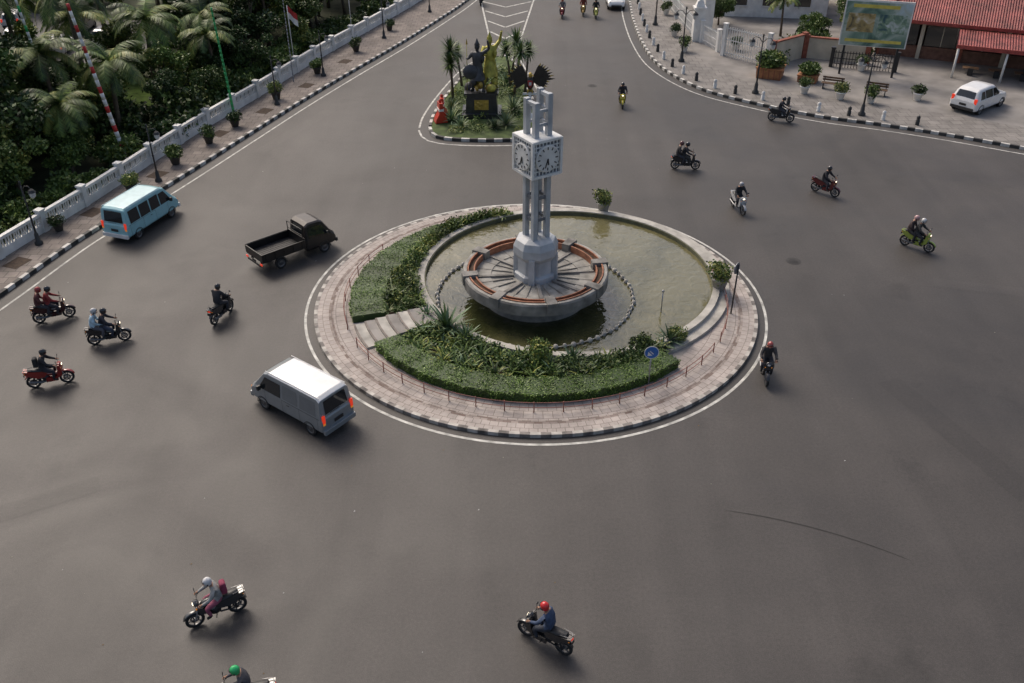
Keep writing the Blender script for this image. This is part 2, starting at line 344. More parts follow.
for i in range(72):
    a=i*T/72
    if D(60)<a<D(140): continue
    r=4.65+R.uniform(-.04,.04); q=R.uniform(.8,1.2); st.lathe([(.09*q,.18),(.11*q,.3),(.08*q,.39),(.001,.43)],stonel,7,Matrix.Translation((CX+r*math.cos(a),CY+r*math.sin(a),0)))
st.obj('fountain_nozzle_ring')
# bowl
b=MB(); X=Matrix.Translation((CX,CY,0))
b.lathe([(2.5,.15),(2.45,.3),(2.3,.45),(2.35,.6),(2.75,.85),(3.15,1.1)],stone,64,X,True,close=False)
b.lathe([(3.15,1.1),(3.42,1.14),(3.42,1.62),(3.36,1.7)],stone,64,X,False,close=False)
b.lathe([(3.36,1.7),(3.22,1.7),(3.22,1.5),(2.86,1.5),(2.86,1.37),(2.1,1.37),(2.1,1.33),(.5,1.33)],stonem,64,X,False,close=False)
for i in range(8):
    a0=i*T/8+.09+.2; a1=(i+1)*T/8-.09+.2
    b.band(C,3.13,3.19,1.45,1.74,a0,a1,terra,8); b.band(C,2.84,2.90,1.3,1.70,a0,a1,terra,8)
    b.band(C,2.90,3.13,1.45,1.60,a0,a1,soil,8)
    b.band(C,2.74,3.48,1.3,1.77,a1+.02,a1+.16,stone,2)
for i in range(24):
    a=i*T/24+.05; b.box((CX+1.95*math.cos(a),CY+1.95*math.sin(a),1.36),(1.7,.045,.05),stone,a)
for i in range(8):
    a=i*T/8+.1; b.box((CX+1.9*math.cos(a),CY+1.9*math.sin(a),1.39),(1.75,.16,.09),stone,a)
b.obj('fountain_bowl')
# clock tower
te=empty('clock_tower',(CX,CY,0),D(33))
t=MB()
t.lathe([(1.0,1.28),(1.0,1.6),(.84,1.66),(.84,2.35),(1.06,2.62),(1.06,3.0),(.92,3.3),(.6,3.42),(.5,3.44)],towerm,8,Matrix.Rotation(D(22.5),4,'Z'),False)
for i in range(4):
    a=i*T/4+T/8; t.box((.9*math.cos(a),.9*math.sin(a),1.95),(.28,.3,1.3),towerm,a,.9)
t.obj('pedestal',parent=te,bevel=.02)
o_,w_=.335,.235
t=MB()
for sx in(-1,1):
    for sy in(-1,1): t.box((sx*o_,sy*o_,5.0),(w_,w_,3.2),towerm)
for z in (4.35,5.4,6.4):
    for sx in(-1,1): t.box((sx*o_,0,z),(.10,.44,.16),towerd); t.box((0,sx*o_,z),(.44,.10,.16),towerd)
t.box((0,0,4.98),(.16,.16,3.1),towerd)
t.obj('column',parent=te,bevel=.015)
t=MB()
for sx,sy,h in((-1,-1,9.75),(1,-1,10.05),(1,1,10.1),(-1,1,9.8)):
    t.box((sx*o_,sy*o_,(8.23+h)/2),(w_,w_,h-8.23),towerm)
for z in (8.75,9.35):
    for s_ in(-1,1): t.box((0,s_*o_,z),(.44,.10,.13),towerm)
    t.box((o_,0,z),(.10,.44,.13),towerm)
t.box((o_,0,9.95),(.18,.44,.16),towerm); t.box((-o_,0,9.66),(.18,.44,.14),towerm)
t.obj('crown',parent=te,bevel=.015)
t=MB(); cw=mat('clock_white',(.74,.74,.72),.5,var=.08)
hs=.78; zc=7.38
for sx in(-1,1):
    for sy in(-1,1): t.box((sx*(hs-.05),sy*(hs-.05),zc),(.12,.12,1.66),cw)
for q in range(4):
    t.X=Matrix.Rotation(q*T/4,4,'Z')
    for z in(zc-.79,zc+.79): t.box((hs-.05,0,z),(.11,1.36,.11),cw)
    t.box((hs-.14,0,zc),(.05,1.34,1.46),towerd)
    for i in range(7):
        t.box((hs-.09,-.54+i*.18,zc),(.03,.05,1.46),cw); t.box((hs-.08,0,zc-.54+i*.18),(.03,1.36,.05),cw)
    F=Matrix.Translation((hs-.04,0,zc))@Matrix.Rotation(math.pi/2,4,'Y')
    t.lathe([(.60,-.02),(.60,.06),(.55,.08),(.55,.06),(.001,.06)],white,32,F,False,close=False)
    for i in range(12):
        a=i*T/12; t.box((hs+.03,.46*math.sin(a),zc+.46*math.cos(a)),(.02,.045,.12),blackp,rot=Matrix.Rotation(-a,4,'X'))
    for L_,a,wd in((.28,D(173),.06),(.42,D(198),.04)):
        t.box((hs+.04,.5*L_*math.sin(a),zc+.5*L_*math.cos(a)),(.02,wd,L_),blackp,rot=Matrix.Rotation(-a,4,'X'))
t.X=Matrix(); t.box((0,0,zc+.83),(1.5,1.5,.05),cw); t.box((0,0,zc-.82),(1.5,1.5,.05),cw)
t.obj('clock',parent=te)
# ---------------------------------------------------------------- foliage tools
def leaf(mb,p,L,wd,mt,R,up=.5):
    n=Vector((R.gauss(0,1),R.gauss(0,1),R.gauss(up,1))).normalized()
    d=n.cross(Vector((R.gauss(0,1),R.gauss(0,1),R.gauss(0,1)))).normalized(); e=n.cross(d)
    o=len(mb.v); p=Vector(p)
    mb.v+=[tuple(p),tuple(p+d*L*.5+e*wd),tuple(p+d*L),tuple(p+d*L*.5-e*wd)]
    mb.f.append((o,o+1,o+2,o+3)); mb.m.append(mb.mi(mt)); mb.s.append(False)
def clump(mb,c,r,n,L,ms,R):
    for _ in range(n):
        d=Vector((R.gauss(0,1),R.gauss(0,1),R.gauss(.15,1))).normalized(); q=R.uniform(.5,1.1)
        p=Vector(c)+Vector((d.x*r[0],d.y*r[1],d.z*r[2]))*q
        leaf(mb,p,L*R.uniform(.6,1.3),L*.3,R.choice(ms),R)
def tree(seed,h=6.5,rad=2.6,ms=None,L=.33,n=7500):
    R=random.Random(seed); m=MB(); tp=[(0,0,0),(R.uniform(-.2,.2),R.uniform(-.2,.2),h*.25),(R.uniform(-.4,.4),R.uniform(-.4,.4),h*.45)]
    m.tube(tp,[.22,.16,.12],bark,8)
    top=Vector(tp[-1]); cl=[]
    for i in range(18):
        a=i*2.4+R.uniform(-.4,.4); rr=rad*R.uniform(.2,.98); z=h*R.uniform(.38,.98)-rr*.25
        e=Vector((rr*math.cos(a),rr*math.sin(a),z)); mid=top.lerp(e,.5)+Vector((0,0,R.uniform(-.1,.3)))
        m.tube([top-Vector((0,0,R.uniform(0,1))),mid,e],[.08,.05,.02],bark,5); k=R.uniform(.5,1.15); cl.append((e,(k*1.1,k*1.1,k*.75)))
    for e,r in cl:
        pick=R.choice([[LD,LD,LM],[LD,LM,LM],[LM,LM,LL],[LM,LL,LD]]) if ms is None else R.choice([[ms[0],ms[1]],[ms[1],ms[2]],ms])
        clump(m,e,r,n//18,L,pick,R)
    return m.mesh('tree')
def blade(mb,base,az,el,L,wd,m,droop=.6,seg=4):
    p=Vector(base); vs=[]
    for i in range(seg+1):
        t=i/seg; e=el-droop*t; wv=wd*(1-t**1.6)+.004 if t>.15 else wd*(.6+2.6*t)
        s_=Vector((-math.sin(az),math.cos(az),0))*wv
        vs+=[tuple(p-s_),tuple(p+s_)]
        p=p+Vector((math.cos(az)*math.cos(e),math.sin(az)*math.cos(e),math.sin(e)))*(L/seg)
    mb.add(vs,[(2*i,2*i+1,2*i+3,2*i+2) for i in range(seg)],m,True)
def rosette(mb,c,n,L,wd,ms,R,el=(.2,1.4),droop=.5):
    for i in range(n):
        blade(mb,(c[0],c[1],c[2]),i*2.4+R.uniform(-.2,.2),el[0]+(el[1]-el[0])*(i/n),L*R.uniform(.8,1.1),wd,R.choice(ms),droop*R.uniform(.6,1.3))
def palm(seed,h=7,nf=20,fl=3.1):
    R=random.Random(seed); m=MB(); lx,ly=R.uniform(-.6,.6),R.uniform(-.6,.6)
    m.tube([(0,0,0),(lx*.3,ly*.3,h*.35),(lx*.7,ly*.7,h*.7),(lx,ly,h)],[.22,.17,.15,.13],bark,10)
    for i in range(nf):
        az=i*2.4+R.uniform(-.2,.2); el=R.uniform(-.1,1.2); p=Vector((lx,ly,h)); sg=9; ms=R.choice([[LM,LL],[LM,LL],[LL,LY],[LD,LM]])
        path=[]
        for k in range(sg+1):
            path.append(p.copy()); e=el-1.7*(k/sg)**1.1
            p=p+Vector((math.cos(az)*math.cos(e),math.sin(az)*math.cos(e),math.sin(e)))*fl/sg
        m.tube(path,[.035*(1-k/(sg+2)) for k in range(sg+1)],LL,4)
        for k in range(sg*5):
            t=(k+2)/(sg*5+1)*sg; i0=min(sg-1,int(t)); q=path[i0].lerp(path[i0+1],t-i0); tv=(path[i0+1]-path[i0]).normalized()
            sd=Vector((-math.sin(az),math.cos(az),0)); ll=.85*math.sin(math.pi*min(1,.15+.8*t/sg))**.7
            for s_ in(-1,1):
                d=(sd*s_+tv*.55+Vector((0,0,-.45+R.uniform(-.2,.2)))).normalized(); e=tv*.045; o=len(m.v)
                m.v+=[tuple(q-e),tuple(q+e),tuple(q+d*ll)]; m.f.append((o,o+1,o+2)); m.m.append(m.mi(R.choice(ms))); m.s.append(False)
    return m.mesh('palm')
def bush(seed,r=.6,n=800,L=.16,ms=(LM,LL,LD)):
    R=random.Random(seed); m=MB()
    for i in range(6):
        a=R.uniform(0,T); m.tube([(0,0,0),(r*.4*math.cos(a),r*.4*math.sin(a),r*.8)],[.03,.01],bark,4)
        clump(m,(r*.45*math.cos(a),r*.45*math.sin(a),r*R.uniform(.5,1.1)),(r*.6,r*.6,r*.5),n//6,L,ms,R)
    return m.mesh('bush')
trees=[tree(1),tree(2,7.5,3,[LD,LM,LM]),tree(3,5.5,2.3,[LM,LL,LM]),tree(4,6,2.4,[LM,LL,LY]),tree(5,8,3.3)]
palms=[palm(11),palm(12,8.5,22,3.6),palm(13,5.5,20,3.0)]
bushes=[bush(21),bush(22,.6,800,.16,(LD,LM)),bush(23,.6,800,.14,(LL,LY,LM)),bush(24,.6,800,.18,(LM,LL))]
def hedge(a0,a1,rin,rout,h):
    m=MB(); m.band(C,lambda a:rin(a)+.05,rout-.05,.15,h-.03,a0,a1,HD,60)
    n=int((a1-a0)*8*1.4*700)
    for _ in range(n):
        a=R.uniform(a0,a1); ri=rin(a); j=.03*math.sin(a*31)+.025*math.sin(a*77+1)
        if R.random()<.28: r,z=(rout-.03+j,R.uniform(.18,h)) 
        elif R.random()<.12: r,z=(ri+.03,R.uniform(.18,h))
        else: r,z=(R.uniform(ri,rout+j),h+.03*math.sin(a*40)+R.uniform(-.06,.02))
        leaf(m,(CX+r*math.cos(a),CY+r*math.sin(a),z),R.uniform(.05,.11),.024,HG if R.random()<.5 else (HG2 if R.random()<.85 else HD),R,1.8)
    return m.obj('hedge')
hedge(D(97),D(196),lambda a:max(7.1,min(8.45,pr(a)+.65)),8.72,.55)
hedge(D(213),D(315),lambda a:max(7.2,min(8.1,pr(a)+.5)),8.42,.6)
bd=MB(); bd.band(C,lambda a:pr(a,7.36),7.2,.15,.2,D(140),D(197),soil,30); bd.band(C,lambda a:pr(a,7.36),7.2,.15,.2,D(212),D(325),soil,40); bd.obj('flower_bed')
m=MB()
for _ in range(280):
    a=D(R.uniform(213,326)); ri=pr(a)+.1; ro=7.15
    if ro<=ri: continue
    r=R.uniform(ri,ro); c=(CX+r*math.cos(a),CY+r*math.sin(a),.25)
    if R.random()<.75: rosette(m,c,R.randint(9,14),R.uniform(.4,.8),.055,R.choice([(LM,LL),(LM,LL),(LM,AG),(LD,LM),(LL,LY)]),R,el=(.4,1.4),droop=1.0)
    else: clump(m,(c[0],c[1],.5),(.32,.32,.3),60,.15,R.choice([(LM,LL),(LD,LM),(LM,)]),R)
m.obj('border_plants')
m=MB()
for _ in range(240):
    a=D(R.uniform(99,195)); ri=pr(a)+.1; ro=max(7.0,min(8.45,pr(a)+.65))
    r=R.uniform(ri,ro); c=(CX+r*math.cos(a),CY+r*math.sin(a),.35)
    if R.random()<.6: rosette(m,c,9,R.uniform(.4,.75),.055,R.choice([(LM,LL),(LM,LL,LY),(LM,AGL)]),R,droop=.9)
    else: clump(m,(c[0],c[1],.6),(.3,.3,.32),60,.14,R.choice([(LM,LL),(LD,LM),(LL,LY)]),R)
m.obj('border_plants')
for x,y,s in((-2.9,34.0,1.4),(-3.9,35.0,.8),(-2.0,33.2,.9),(6.9,33.0,.85),(2.6,31.5,.8)):
    m=MB(); rosette(m,(0,0,.3),34,s,.10*s/1.3,(AG,LM,AG),R,el=(.15,1.45),droop=.5); m.obj('agave_plant',(x,y,0))
inst('shrub',bushes[2],(1.1,31.5,.2),0,1.15)
for x,y,s in((5.6,32.6,.8),(7.3,33.3,.75)): inst('shrub',R.choice(bushes),(x,y,.2),R.uniform(0,6),s)
s_=MB(); stepd=mat('step_edge_stone',(.2,.17,.15),.85,var=.3)  # darker stone for the stripe along each step edge
for i,(r0,r1,z) in enumerate([(8.2,8.7,.24),(7.7,8.2,.31),(7.2,7.7,.38),(6.7,7.2,.45),(6.2,6.7,.50),(5.05,6.2,.55)]):
    f0=r0 if i<5 else (lambda a:pr(a,7.4))
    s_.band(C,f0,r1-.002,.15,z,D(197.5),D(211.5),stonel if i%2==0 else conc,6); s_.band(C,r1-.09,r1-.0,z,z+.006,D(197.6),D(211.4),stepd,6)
s_.obj('stone_steps')
r_=MB(); rm=mat('red_rail_paint',(.25,.10,.075),.6,var=.35)
def arcpts(r,a0,a1,z,n): return [(CX+r*math.cos(a0+(a1-a0)*i/n),CY+r*math.sin(a0+(a1-a0)*i/n),z) for i in range(n+1)]
for a0,a1 in((150,199),(209,328),(334,372)):
    k=int((a1-a0)*9.0*math.pi/180/1.1)
    for z in(.38,.62): r_.tube(arcpts(9.0,D(a0),D(a1),z,k*2),.016,rm,5)
    for i in range(k+1):
        a=D(a0+(a1-a0)*i/k); r_.tube([(CX+9.0*math.cos(a),CY+9.0*math.sin(a),.15),(CX+9.0*math.cos(a),CY+9.0*math.sin(a),.66)],.025,rm,6)
r_.obj('metal_railing')
potm=mat('pot_grey',(.30,.29,.27),.8,var=.2)
def potted(x,y,z,s,bm,pm=potm):
    e=empty('potted_shrub',(x,y,z)); m=MB(); m.lathe([(.22*s,0),(.26*s,.05*s),(.36*s,.5*s),(.4*s,.52*s),(.4*s,.6*s),(.33*s,.6*s),(.33*s,.52*s),(.001,.52*s)],pm,16); m.obj('pot',parent=e)
    inst('shrub_crown',bm,(0,0,.42*s),R.uniform(0,6),s*1.0,parent=e)
potted(5.13,46.3,.3,1.0,bushes[2]); potted(9.95,37.6,.3,1.1,bushes[2])
sg=MB(); blue=mat('sign_blue',(.02,.13,.42),.4)
sg.tube([(0,0,.1),(0,0,1.75)],.03,gal,8)
Xs=Matrix.Translation((0,-.04,1.75))@Matrix.Rotation(math.pi/2,4,'X')
sg.lathe([(.3,0),(.3,.012),(.001,.012)],white,24,Xs,False); sg.lathe([(.27,.013),(.27,.016),(.001,.016)],blue,24,Xs,False)
sg.add([(-.03,.12,.02),(.12,-.03,.02),(.15,0,.02),(0,.15,.02)],[(0,1,2,3)],white,False,Xs@Matrix.Rotation(math.pi,4,'Z')@Matrix.Translation((-.06,-.06,0)))
sg.add([(-.16,-.16,.02),(.04,-.14,.02),(-.14,.04,.02)],[(0,1,2)],white,False,Xs)
sg.obj('traffic_sign',(5.62,30.05,0))
sg=MB(); sg.tube([(0,0,.1),(.05,0,2.7)],.04,dark,8); sg.lathe([(.28,0),(.28,.02),(.001,.02)],gal,20,Matrix.Translation((.04,.05,2.5))@Matrix.Rotation(-math.pi/2,4,'X'),False); sg.obj('traffic_sign',(10.15,35.6,0),.9)
sg=MB(); sg.tube([(0,0,.2),(0,0,1.3)],.03,gal,8); sg.ell((0,0,1.35),(.07,.07,.07),gal,8); sg.obj('pool_pipe',(6.9,35.6,0))
# ---------------------------------------------------------------- human figures (skin)
def skinmesh(name,J,E,roots,sub=1):
    names=list(J); idx={k:i for i,k in enumerate(names)}
    me=bpy.data.meshes.new(name); me.from_pydata([J[k][0] for k in names],[(idx[a],idx[b]) for a,b in E],[])
    o=bpy.data.objects.new(name,me); COL.objects.link(o); md=o.modifiers.new('s','SKIN'); md.use_smooth_shade=True
    sv=me.skin_vertices[0].data
    for k in names:
        r=J[k][1]; sv[idx[k]].radius=(r,r) if not isinstance(r,tuple) else r; sv[idx[k]].use_root=(k in roots)
    s=o.modifiers.new('u','SUBSURF'); s.levels=sub; s.render_levels=sub
    dg=bpy.context.evaluated_depsgraph_get(); out=bpy.data.meshes.new_from_object(o.evaluated_get(dg)); bpy.data.objects.remove(o); return out
def body(P):
    J={};E=[]
    def A(n,c,r,par=None):
        J[n]=(c,r)
        if par: E.append((par,n))
    A('pel',P['pel'],.165); A('sp',P['sp'],.16,'pel'); A('ch',P['ch'],.195,'sp'); A('ne',P['ne'],.065,'ch'); A('hd',P['hd'],.085,'ne'); A('ht',P['ht'],.08,'hd')
    roots={'pel'}
    for s,sn in((-1,'l'),(1,'r')):
        q=lambda n:(P[n+sn] if n+sn in P else (P[n][0],P[n][1]*s,P[n][2]))
        A('sh'+sn,q('sh'),.092,'ch'); A('el'+sn,q('el'),.066,'sh'+sn); A('wr'+sn,q('wr'),.042,'el'+sn); A('ha'+sn,q('ha'),.04,'wr'+sn)
        A('hi'+sn,q('hi'),.125,'pel'); A('kn'+sn,q('kn'),.085,'hi'+sn); A('an'+sn,q('an'),.052,'kn'+sn); A('to'+sn,q('to'),.048,'an'+sn)
        h=Vector(q('ha')); d=(h-Vector(q('wr'))).normalized(); sd=d.cross(Vector((0,0,1))).normalized(); dn=Vector((0,0,-1))
        for i in range(4):
            n0=f'f{sn}{i}'; b0=h+sd*(-.033+.022*i); L=(.035,.042,.04,.03)[i]
            J[n0]=(tuple(b0),.009); J[n0+'b']=(tuple(b0+d*L),.009); J[n0+'c']=(tuple(b0+d*(L+.01)+dn*.028),.008); E+=[(n0,n0+'b'),(n0+'b',n0+'c')]; roots.add(n0)
        n0='t'+sn; b0=h-d*.03-sd*s*.02; J[n0]=(tuple(b0),.01); J[n0+'b']=(tuple(b0-sd*s*.035+d*.03+dn*.01),.009); J[n0+'c']=(tuple(b0-sd*s*.03+d*.055+dn*.03),.008); E+=[(n0,n0+'b'),(n0+'b',n0+'c')]; roots.add(n0)
    return J,E,roots
ride=dict(pel=(-.17,0,.92),sp=(-.15,0,1.1),ch=(-.07,0,1.32),ne=(-.01,0,1.49),hd=(.03,0,1.58),ht=(.04,0,1.68),
 sh=(-.06,.195,1.40),el=(.1,.31,1.17),wr=(.36,.29,1.06),ha=(.43,.28,1.05),hi=(-.14,.12,.89),kn=(.27,.21,.76),an=(.17,.18,.38),to=(.33,.18,.33))
RB=skinmesh('rider_body',*body(ride))
hold=dict(ride); hold.update(wr=(.16,.19,1.03),ha=(.23,.14,1.02),el=(-.02,.29,1.14))
RP=skinmesh('passenger_body',*body(hold))
SK=mat('skin',(.36,.20,.13),.55,var=.08)
def paintbody(me,jk,pn,sh):
    me=me.copy(); me.materials.clear()
    for m in(jk,pn,SK,sh): me.materials.append(m)
    for p in me.polygons:
        c=p.center; k=0
        if c.z>1.475 and abs(c.y)<.12: k=2
        elif c.z<.43: k=3
        elif c.z<.97 and not(abs(c.y)>.22 and c.x>.1 and c.z>.95): k=1
        if k==0 and c.x>.35: k=2
        p.material_index=k
    return me
def cm(c,rough=.8,coat=0,pre='cloth'): return mat(f'{pre}_{c[0]:.2f}_{c[1]:.2f}_{c[2]:.2f}',c,rough,var=.3,scale=7,coat=coat,bump=.5,bscale=14)
def head(e,x,z,hc):
    m=MB(); hm=mat(f'helmet_{hc[0]:.2f}_{hc[1]:.2f}_{hc[2]:.2f}',hc,.2,var=.05,coat=.6)
    m.ell((x+.0,0,z),(.14,.125,.14),hm,16)
    m.ell((x-.01,0,z-.06),(.125,.122,.09),hm,14)
    m.ell((x+.045,0,z-.055),(.085,.075,.10),SK,12)
    m.ell((x+.132,0,z-.065),(.016,.014,.024),SK,6)
    for s in(-1,1):
        m.ell((x+.118,s*.03,z-.035),(.01,.015,.009),white,6); m.ell((x+.126,s*.03,z-.035),(.004,.007,.007),blackp,6)
        m.ell((x+.02,s*.122,z-.05),(.03,.01,.04),blackp,6)
    m.box((x+.122,0,z-.11),(.012,.05,.01),mat('lips',(.25,.08,.07),.5))
    m.tube([(x+.11,-.1,z+.03),(x+.155,0,z+.035),(x+.11,.1,z+.03)],[.012,.014,.012],blackp,5)
    m.obj('helmet_and_head',parent=e)
def rider(e,x,z,jk,pn,hc,pas=False,bag=None):
    n=empty('motorcycle_passenger' if pas else 'motorcycle_rider')
    me=paintbody(RP if pas else RB,cm(jk),cm(pn),cm((.04,.035,.03)))
    a=e.rotation_euler.z; n.location=(e.location.x+math.cos(a)*x,e.location.y+math.sin(a)*x,z); n.rotation_euler=e.rotation_euler
    inst('body',me,(0,0,0),parent=n)
    if bag: 
        q=MB(); q.box((-.34,0,1.22),(.2,.3,.42),cm(bag,pre='bag'),0,.85); q.obj('backpack',parent=n,bevel=.05)
    head(n,.045,1.64,hc)
    return n
def bike(x,y,hd,col,jk=(.03,.03,.035),pn=(.04,.045,.06),hc=(.03,.03,.03),pas=None,sport=False,light=True,bag=None):
    e=empty('motorcycle' if sport else 'motor_scooter',(x,y,.004),D(hd))
    pm=mat(f'bikepaint_{col[0]:.2f}_{col[1]:.2f}_{col[2]:.2f}',col,.25,var=.06,coat=.8)
    m=MB(); r=.29
    m.wheel(.64,0,r,r,.10,rubber,rimg,True,D(4)); m.wheel(-.62,0,r,r,.12,rubber,rimg,True)
    for sy in(-.07,.07): m.tube([(.64,sy,r),(.55,sy,.55),(.46,sy,.92)],[.022,.024,.026],gal,7)
    m.tube([(.46,0,.6),(.44,0,1.0)],.035,dark,8)
    for cx,a0,a1,rr in((.64,20,150,r+.04),(-.62,60,160,r+.05)):
        pts=[(cx+rr*math.cos(D(a)),0,r+rr*math.sin(D(a))) for a in range(a0,a1+1,18)]; m.tube(pts,[.05]+[.072]*(len(pts)-2)+[.045],pm,8,flat=.45)
    if sport:
        m.ell((.14,0,.82),(.29,.15,.14),pm,14); m.tube([(.4,0,.75),(.1,0,.55),(-.35,0,.55)],[.05,.05,.04],dark,8)
        m.ell((.02,0,.45),(.2,.15,.18),dark,12); m.ell((.08,0,.6),(.14,.12,.14),gal,10)
        m.prism([(.45,.55),(.52,.78),(.35,.8),(.22,.5)],-.15,.15,pm)
    else:
        m.prism([(.50,.48),(.57,.72),(.51,.98),(.42,1.0),(.38,.7),(.30,.40)],-.19,.19,pm)
        m.prism([(.33,.28),(.38,.46),(.1,.45),(-.1,.47),(-.12,.27)],-.17,.17,pm)
        m.ell((-.12,0,.42),(.17,.14,.17),dark,10); m.tube([(.36,0,.55),(.1,0,.56),(-.1,0,.64)],[.08,.09,.11],pm,8)
    m.prism([(-.12,.52),(.02,.72),(-.2,.79),(-.72,.85),(-.90,.88),(-.82,.70),(-.4,.48)],-.14,.14,pm)
    m.tube([(.06,0,.79),(-.15,0,.81),(-.45,0,.84),(-.72,0,.89)],[.11,.15,.14,.10],blackp,10,flat=.5)
    m.tube([(.40,-.34,1.04),(.44,-.15,1.03),(.46,0,1.0),(.44,.15,1.03),(.40,.34,1.04)],.016,dark,6)
    for sy in(-1,1):
        m.tube([(.39,sy*.24,1.04),(.38,sy*.36,1.045)],.024,rubber,6)
        m.tube([(.43,sy*.2,1.04),(.45,sy*.27,1.2)],.008,dark,4); m.ell((.45,sy*.29,1.22),(.015,.06,.04),dark,8)
        m.ell((.53,sy*.13,.82),(.03,.035,.03),amber,6); m.ell((-.84,sy*.12,.78),(.03,.03,.025),amber,6)
        m.tube([(0.0,sy*.08,.32),(.05,sy*.24,.31)],.016,dark,5)
    m.ell((.50,0,.95),(.10,.14,.11),pm,10); m.ell((.575,0,.95),(.035,.075,.05),headl if light else lens,8)
    m.ell((-.87,0,.80),(.04,.08,.035),redl,8); m.box((-.90,0,.66),(.01,.2,.12),blackp)
    m.tube([(-.1,-.12,.3),(-.3,-.15,.3),(-.75,-.16,.38)],[.025,.05,.055],rimg,8)
    for sy in(-.11,.11): m.tube([(-.62,sy,r),(-.5,sy,.68)],[.035,.03],dark,6); m.tube([(-.62,sy*.9,r),(-.1,sy*.9,.36)],[.025,.03],dark,6)
    m.tube([(-.55,.14,.9),(-.85,.1,.93),(-.88,0,.93),(-.85,-.1,.93),(-.55,-.14,.9)],.014,rimg,5)
    m.obj('frame_and_wheels',parent=e,bevel=.012)
    rider(e,0,0,jk,pn,hc,False,bag if not pas else None)
    if pas: rider(e,-.37,.05,pas[0],pas[1],pas[2],True,bag)
    return e
K=(.02,.02,.022)
red=(.28,.02,.015)
bike(-21.08,35.3,25,(.05,.01,.01),(.25,.03,.03),(.03,.03,.04),K,((.10,.03,.03),(.05,.05,.06),(.3,.03,.03)))
bike(-17.83,33.4,16,K,(.03,.03,.035),(.04,.05,.08),K,((.42,.58,.68),(.1,.1,.12),(.5,.5,.5)))
bike(-19.06,30.2,18,red,(.02,.02,.025),(.03,.03,.035),K,bag=(.03,.03,.03))
bike(-13.4,35.5,72,K,(.025,.025,.03),(.04,.04,.05),K)
bike(-8.9,18.2,208,(.04,.04,.04),(.30,.30,.29),(.3,.08,.13),(.6,.6,.6),sport=True,bag=(.25,.04,.08))
bike(.97,17.25,148,K,(.045,.07,.13),(.03,.035,.05),(.55,.02,.02))
bike(-7.3,15.15,192,K,(.06,.06,.07),(.03,.03,.04),(.02,.40,.12))
bike(10.6,30.8,262,K,(.05,.045,.045),(.03,.03,.035),(.35,.06,.05),light=False)
bike(10.84,53.2,-6,K,(.03,.03,.03),(.04,.04,.04),K,((.05,.04,.04),(.05,.05,.06),(.1,.03,.03)),light=False)
bike(12.88,47.1,283,(.45,.45,.45),(.025,.025,.03),(.03,.03,.035),(.4,.4,.42))
bike(18.5,49.4,-45,(.12,.015,.015),(.03,.025,.025),(.03,.03,.04),K)
bike(21.3,42.4,-42,(.30,.36,.06),(.04,.04,.045),(.03,.03,.03),(.55,.55,.55),((.06,.04,.04),(.03,.03,.03),(.5,.3,.3)))
bike(8.1,65.2,268,(.55,.45,.04),(.03,.03,.035),(.05,.05,.06),K)
bike(19.0,61.9,-20,K,(.03,.03,.035),(.04,.04,.05),K,light=False)
bike(4.93,91.7,265,red,(.2,.2,.2),(.04,.04,.05),(.5,.1,.05)); bike(7.05,92.6,266,(.5,.3,.05),(.2,.05,.04),(.04,.04,.05),(.5,.3,.05)); bike(8.2,91.5,268,(.5,.5,.1),(.03,.03,.03),(.04,.04,.05),K)
bike(-3.2,97,88,K,(.03,.03,.03),(.04,.04,.05),K)
